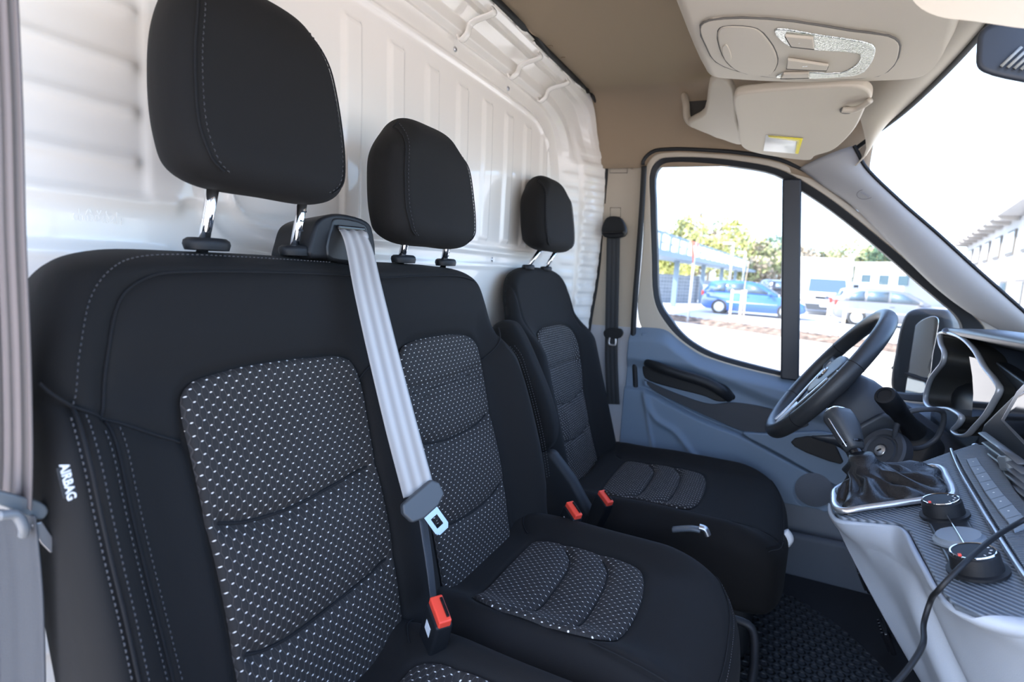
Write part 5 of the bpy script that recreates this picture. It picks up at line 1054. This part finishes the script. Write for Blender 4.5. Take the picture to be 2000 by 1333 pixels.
for s in (-1, 1):
    box('head_lamp', T(.74, s*.80, .78), (.14, .32, .20), mat('lamp_clear', (.6, .62, .65), .15), tk, rot=ta, bevel=.03)
    box('wing_mirror', T(.35, s*1.20, 1.35), (.14, .20, .42), tw if s < 0 else BLACK, tk, rot=ta, bevel=.03)
    for f in (.15, -3.6): lathe('wheel', [(.35, -.12), (.36, 0), (.35, .10), (.2, .11), (.001, .08)], T(f, s*.92, .36), ts*s, TYRE, tk, 24)
wv = thing('van', 'small white delivery van parked far behind the blue hatchback roof', 'van', tuple(gnd(1478, 70)))
q = gnd(1478, 70); prism('body', [q+Vector((x, 0, z)) for x, z in ((-1.1, .3), (1.0, .3), (1.0, 1.0), (.7, 1.3), (.5, 2.3), (-1.1, 2.4))], (0, -1, 0), -2.2, tw, wv, bevel=.12)
prism('side_window', [q+Vector((x, -.02, z)) for x, z in ((.1, 1.35), (.65, 1.35), (.48, 2.0), (.1, 2.0))], (0, -1, 0), .02, DG_, wv, bevel=0)
for x in (-.7, .6): lathe('wheel', [(.32, -.1), (.32, .05), (.001, .06)], q+Vector((x, .05, .32)), (0, -1, 0), TYRE, wv, 20)
# far camper / trailer right of the truck
q = gnd(1673, 30); cvn = thing('trailer', 'low white trailer between the truck and the silver hatchback', 'trailer', tuple(q))
box('body', q+Vector((0, 0, 1.35)), (1.1, 1.8, .75), tw, cvn, bevel=.15); box('drawbar', q+Vector((0, 0, .75)), (.9, .1, .5), BLACK, cvn, bevel=.01)
lathe('wheel', [(.3, -.1), (.3, .05), (.001, .06)], q+Vector((0, -.6, .3)), (0, -1, 0), TYRE, cvn, 20)
# elevated walkway with white cabins
brg = thing('elevated_walkway', 'raised blue-grey steel walkway lined with white panels, running into the distance', 'walkway', tuple(gnd(1300, 25)))
STL = mat('steel_blue', (.16, .22, .27), .5)
n0, n1 = 23., 70.
def wk(t, py0, py1): 
    """t 0..1 along; equal ground spacing"""
    d = 1/((1-t)/n0+t/n1) if 0 else n0+(n1-n0)*t; s = (1/n0-1/d)/(1/n0-1/n1); return dist(1285+s*220, py0+s*(py1-py0), d)
def W3(t, dz=0): 
    a, b = dist(1280, 497, n0), dist(1500, 541, n1); b = Vector((b.x, b.y, a.z)); p = a*(1-t)+b*t; return p+Vector((0, 0, dz))
dv = (W3(1)-W3(0)).normalized(); sv = Vector((dv.y, -dv.x, 0))
def beam(name, t0, t1, z, w, h, m, par): a, b = W3(t0, z), W3(t1, z); return box(name, (a+b)/2, ((b-a).length, w, h), m, par, rot=math.atan2(dv.y, dv.x), bevel=0)
beam('deck', -.12, 1, 0, 1.6, .22, STL, brg); beam('rail', -.12, 1, .55, .08, .06, STL, brg); beam('rail', -.12, 1, .95, .08, .06, STL, brg)
for k in range(34):
    t = -.10+k*.032; p = W3(t, .50); box('panel', p, (.55, .25, .70), tw, brg, rot=math.atan2(dv.y, dv.x), bevel=.03)
    box('rail_post', W3(t+.016, .50), (.06, .5, 1.0), STL, brg, rot=0.0, bevel=0)
for k in range(9): t = -.05+k*.125; p = W3(t); box('pillar', (p.x, p.y, (p.z+GZ)/2), (.22, .22, p.z-GZ), STL, brg, bevel=0)
# block wall and gate
BLK = bpy.data.materials.new('grey_blocks'); BLK.use_nodes = True; n = BLK.node_tree; bs = n.nodes['Principled BSDF']; bs.inputs['Roughness'].default_value = .9
b2 = n.nodes.new('ShaderNodeTexBrick'); b2.inputs['Color1'].default_value = (.25, .27, .29, 1); b2.inputs['Color2'].default_value = (.20, .22, .24, 1); b2.inputs['Mortar'].default_value = (.40, .42, .43, 1); b2.inputs['Scale'].default_value = 1.6; b2.offset = 0; b2.inputs['Brick Width'].default_value = .45; b2.inputs['Row Height'].default_value = .3
u2 = n.nodes.new('ShaderNodeUVMap'); n.links.new(u2.outputs[0], b2.inputs['Vector']); n.links.new(b2.outputs[0], bs.inputs['Base Color'])
def wallq(name, p0, p1, h, m, lbl, cat='wall'):
    v = (p1-p0).normalized(); nm = Vector((v.y, -v.x, 0)); o = prism(name, [p0, p1, p1+Vector((0, 0, h)), p0+Vector((0, 0, h))], nm, .25, m, None, bevel=0, smooth=False, uvs=(v, (0, 0, 1))); return tag(o, lbl, cat)
wallq('block_wall', gnd(1270, 30), gnd(1362, 33), 1.55, BLK, 'grey concrete block wall under the raised walkway, left edge of the driver window')
wallq('panel_wall', gnd(1362, 37), gnd(1412, 39), 1.3, mat('panel_grey', (.32, .35, .38), .8), 'plain grey wall panel between the block wall and the blue hatchback')
gt = thing('gate', 'white slatted gate standing left of the blue hatchback', 'gate', tuple(gnd(1380, 28)))
for k in range(6): q = gnd(1371+k*3.4, 28); box('slat', q+Vector((0, 0, .55)), (.05, .04, 1.1), tw, gt, bevel=0)
a, b = gnd(1369, 28), gnd(1390, 28); box('rail', (a+b)/2+Vector((0, 0, 1.1)), ((b-a).length, .06, .08), tw, gt, rot=math.atan2((b-a).y, (b-a).x), bevel=0)
# yield sign, lamp posts, stakes
GAL = mat('galvanised', (.55, .56, .57), .5, metal=.3)
sg = thing('road_sign', 'triangular yield sign seen edge-on with orange-red border on a grey pole', 'sign', tuple(gnd(1343, 18.0)))
q = gnd(1343, 18.0); q.z = GZ; tube('pole', [q, q+Vector((0, 0, 2.55))], .035, GAL, sg, smooth_n=0)
sdv = Vector((.22, .975, 0)); c_ = q+Vector((0, -.05, 2.2)); tri = [c_+sdv*-.36+Vector((0, 0, .36)), c_+sdv*.36+Vector((0, 0, .36)), c_+Vector((0, 0, -.32))]
prism('sign_plate', tri, (.975, -.22, 0), .02, mat('sign_red', (.62, .16, .08), .5), sg, bevel=0); cc = (tri[0]+tri[1]+tri[2])/3
prism('sign_face', [cc+(p-cc)*.45+Vector((.975, -.22, 0))*.004 for p in tri], (.975, -.22, 0), .004, WHITE, sg, bevel=0)
for k, (px, d, h, l) in enumerate(((1420, 34, 3.6, 'tall grey lamp post behind the blue hatchback, left of two'), (1446, 40, 3.4, 'tall grey lamp post behind the blue hatchback, right of two'))):
    q = gnd(px, d); lp = thing('lamp_post', l, 'lamp post', tuple(q)); tube('post', [q, q+Vector((0, 0, h))], .06, GAL, lp, smooth_n=0); box('lamp_head', q+Vector((-.25, 0, h)), (.6, .2, .12), tw, lp, bevel=.03)
PINE = mat('stake_wood', (.62, .47, .32), .8)
for k, (px, d, l) in enumerate(((1425, 18.5, 'pale wooden tree stakes in the mulch in front of the blue hatchback'), (1612, 16.6, 'wooden tree stake in the mulch before the white truck'), (1642, 14.6, 'wooden tree stake in the mulch near the silver hatchback rear wheel'))):
    q = gnd(px, d); stt = thing('tree_stakes', l, 'tree stakes', tuple(q))
    if k == 0:
        ps = [gnd(1424, 19.4), gnd(1443, 19.0), gnd(1450, 19.8)]
        for p in ps: box('stake', p+Vector((0, 0, .55)), (.07, .07, 1.15), PINE, stt, bevel=.008)
        a, b = ps[0], ps[2]; box('crossbar', (a+b)/2+Vector((0, 0, 1.05)), ((b-a).length+.1, .04, .10), PINE, stt, rot=math.atan2((b-a).y, (b-a).x), bevel=.005)
        tube('sapling', [ps[1]+Vector((.1, .1, 0)), ps[1]+Vector((.05, .1, 1.2)), ps[1]+Vector((.1, .1, 2.1))], .018, mat('bark', (.30, .24, .18), .9), stt)
    else: box('stake', q+Vector((0, 0, .45)), (.07, .07, 1.0), PINE, stt, bevel=.008); box('crossbar', q+Vector((.2, 0, .85)), (.45, .04, .08), PINE, stt, bevel=.005)
# trees
def tree(px, d, h, w, col, label, seed, dense=900, nm='tree'):
    rng = np.random.RandomState(seed); q = gnd(px, d); t = thing(nm, label, 'tree', tuple(q), 'trees beyond the car park'); q = np.array(q)
    tube('trunk', [q, q+np.array((.1, 0, h*.4)), q+np.array((0, .1, h*.8))], .14, mat('bark', (.30, .24, .18), .9), t, rads=[1, .7, .3])
    for k in range(5):
        a = rng.rand()*6.28; z = h*(.3+.1*k); tube('branch', [q+np.array((0, 0, z)), q+np.array((math.cos(a)*w*.22, math.sin(a)*w*.2, z+h*.12)), q+np.array((math.cos(a)*w*.38, math.sin(a)*w*.38, z+h*.22))], .05, mat('bark', (.30, .24, .18), .9), t, rads=[1, .6, .3], seg=5)
    V = []; Fc = []
    bl_ = [(rng.randn(3)*np.array((w*.22, w*.22, h*.16))+np.array((0, 0, h*.66)), .25+.2*rng.rand()) for _ in range(16)]
    for i in range(dense):
        c0, r_ = bl_[rng.randint(16)]; dv_ = rng.randn(3); dv_ /= np.linalg.norm(dv_); p = q+c0+dv_*r_*w*.5*(.6+.4*rng.rand())
        if p[2] > GZ+h*1.02: continue
        s = w*.035*(.6+rng.rand()); a = rng.randn(3); a /= np.linalg.norm(a); b = np.cross(a, rng.randn(3)); b /= np.linalg.norm(b); b0 = len(V); V += [p-a*s, p+b*s*.6, p+a*s, p-b*s*.6]; Fc.append((b0, b0+1, b0+2, b0+3))
    mesh('foliage', V, Fc, col, t, smooth=False)
YG = mat('leaf_yellow', (.42, .40, .12), .8, var=.35, bscale=1.2); OG = mat('leaf_olive', (.26, .27, .12), .8, var=.35, bscale=1.2); DGN = mat('leaf_dark', (.06, .11, .06), .8, var=.3, bscale=1.2); BRN = mat('leaf_brown', (.33, .26, .18), .8, var=.3, bscale=1.2)
k3 = ('bushy yellow-green tree beyond the car park', 'olive tree with open crown behind the car park', 'dark green pine rising behind the paler trees', 'bare brownish tree beyond the car park')
TREES = ((1292, 60, 7.6, 6, 0), (1322, 58, 7.4, 5, 1), (1350, 62, 8.2, 6, 3), (1378, 60, 7.3, 5, 1), (1402, 55, 7.1, 6, 0), (1424, 58, 6.9, 5, 0), (1445, 62, 6.6, 5, 1), (1462, 60, 6.4, 5, 3), (1480, 64, 6.4, 5, 1), (1494, 66, 6.8, 4, 2), (1514, 66, 6.6, 4.5, 2), (1532, 62, 5.4, 5, 3), (1505, 58, 5.0, 5, 1),
        (1568, 66, 5.8, 5, 3), (1592, 68, 6.2, 4, 2), (1620, 66, 5.2, 5, 3), (1648, 64, 6.0, 5, 1), (1668, 66, 6.6, 5, 0), (1690, 64, 6.2, 5, 2), (1712, 64, 6.0, 5, 1), (1740, 64, 5.8, 5, 3), (1775, 62, 5.8, 5, 1), (1340, 64, 5, 6, 3), (1300, 50, 4.0, 6, 0), (1468, 52, 3.6, 5, 3), (1436, 52, 4.2, 5, 1))
TL = ['yellow-green tree over the left end of the raised walkway', 'olive tree rising just left of the yield sign', 'tall bare brownish tree directly behind the yield sign', 'olive tree just right of the yield sign', 'yellow-green tree above the tail of the blue hatchback', 'yellow-green tree above the left lamp post', 'olive tree between the two lamp posts', 'brownish tree behind the right lamp post', 'olive tree right of the two lamp posts', 'dark green pine near the window divider, left of two', 'dark green pine touching the window divider on its left', 'brownish tree mostly hidden by the window divider', 'low olive tree under the dark pines left of the divider',
 'brownish tree just right of the window divider', 'dark green pine above the left corner of the white truck', 'brownish tree behind the box of the white truck', 'olive tree above the right corner of the white truck', 'yellow-green tree right of the white truck', 'dark green pine above the silver hatchback', 'olive tree above the flat-roofed building', 'brownish tree at the right end of the flat-roofed building', 'olive tree low behind the window frame, farthest right', 'low brownish tree seen behind the grey pole of the yield sign', 'low yellow-green tree under the left end of the walkway', 'low brownish tree above the blue hatchback roof', 'low olive tree under the far end of the walkway']
for i, (px, d, h, w, kd) in enumerate(TREES):
    tree(px, d, h, w, (YG, OG, DGN, BRN)[kd], TL[i], 10+i)
# buildings
PL = mat('plaster_white', (.42, .41, .40), .8); PG = mat('plaster_grey', (.38, .40, .42), .8); RF = mat('roof_edge', (.30, .28, .26), .7)
bd = thing('building', 'white two-storey building with dark-framed windows seen through the windscreen', 'building', tuple(gnd(1900, 45)))
f0, f1 = gnd(1868, 46), gnd(2060, 19); HZ = 5.3; v = (f1-f0).normalized(); nb = Vector((v.y, -v.x, 0)); nb = nb if nb.dot(Vector((CAM.x, CAM.y, 0))-f0) > 0 else -nb
Zv = Vector((0, 0, 1)); LL = (f1-f0).length
prism('wall', [f0, f1, f1+Zv*HZ, f0+Zv*HZ], nb, 8, PL, bd, bevel=0, smooth=False)
prism('roof', [f0+Zv*HZ-v*.6+nb*.9, f1+Zv*HZ+nb*.9, f1+Zv*(HZ+.45)+nb*.9, f0+Zv*(HZ+.45)-v*.6+nb*.9], nb, 9.5, RF, bd, bevel=0, smooth=False)
for k in range(9): p = f0+v*(1.2+k*2.6)+Zv*(HZ-.1)+nb*.5; box('rafter', p, (.2, .9, .2), RF, bd, rot=math.atan2(v.y, v.x), bevel=0)
for r_, z in enumerate((3.5, 1.0)):
    for k in range(6):
        p = f0+v*(4.0+k*4.2)+Zv*(z+.6); fr2 = box('window', p+nb*.03, (2.2, .12, 1.25), mat('frame_dark', (.10, .09, .08), .6), bd, rot=math.atan2(v.y, v.x), bevel=0); box('pane', p+nb*.10, (1.95, .04, 1.0), DG_ if r_ else mat('pane_grey', (.35, .40, .45), .1), fr2, rot=math.atan2(v.y, v.x), bevel=0)
prism('lower_band', [f0+nb*.05, f1+nb*.05, f1+Zv*2.4+nb*.05, f0+Zv*2.4+nb*.05], nb, .1, PG, bd, bevel=0, smooth=False)
b5 = thing('building', 'pale low building with flat roof far behind the silver hatchback', 'building', tuple(gnd(1700, 55)))
q0_, q1_ = gnd(1662, 58), gnd(1760, 52); v = (q1_-q0_).normalized(); nb = Vector((v.y, -v.x, 0))
prism('wall', [q0_, q1_, q1_+Zv*3.6, q0_+Zv*3.6], nb, 6, PL, b5, bevel=0, smooth=False); prism('roof', [q0_+Zv*3.6-v*.4, q1_+Zv*3.6+v*.4, q1_+Zv*4.0+v*.4, q0_+Zv*4.0-v*.4], nb, 6.4, PG, b5, bevel=0, smooth=False)
for k in range(3): p = q0_+v*(1.6+k*2.2)+Zv*2.3+nb*.03; box('window', p, (1.1, .1, .9), DG_, b5, rot=math.atan2(v.y, v.x), bevel=0)
for ob in S.objects:
    pass
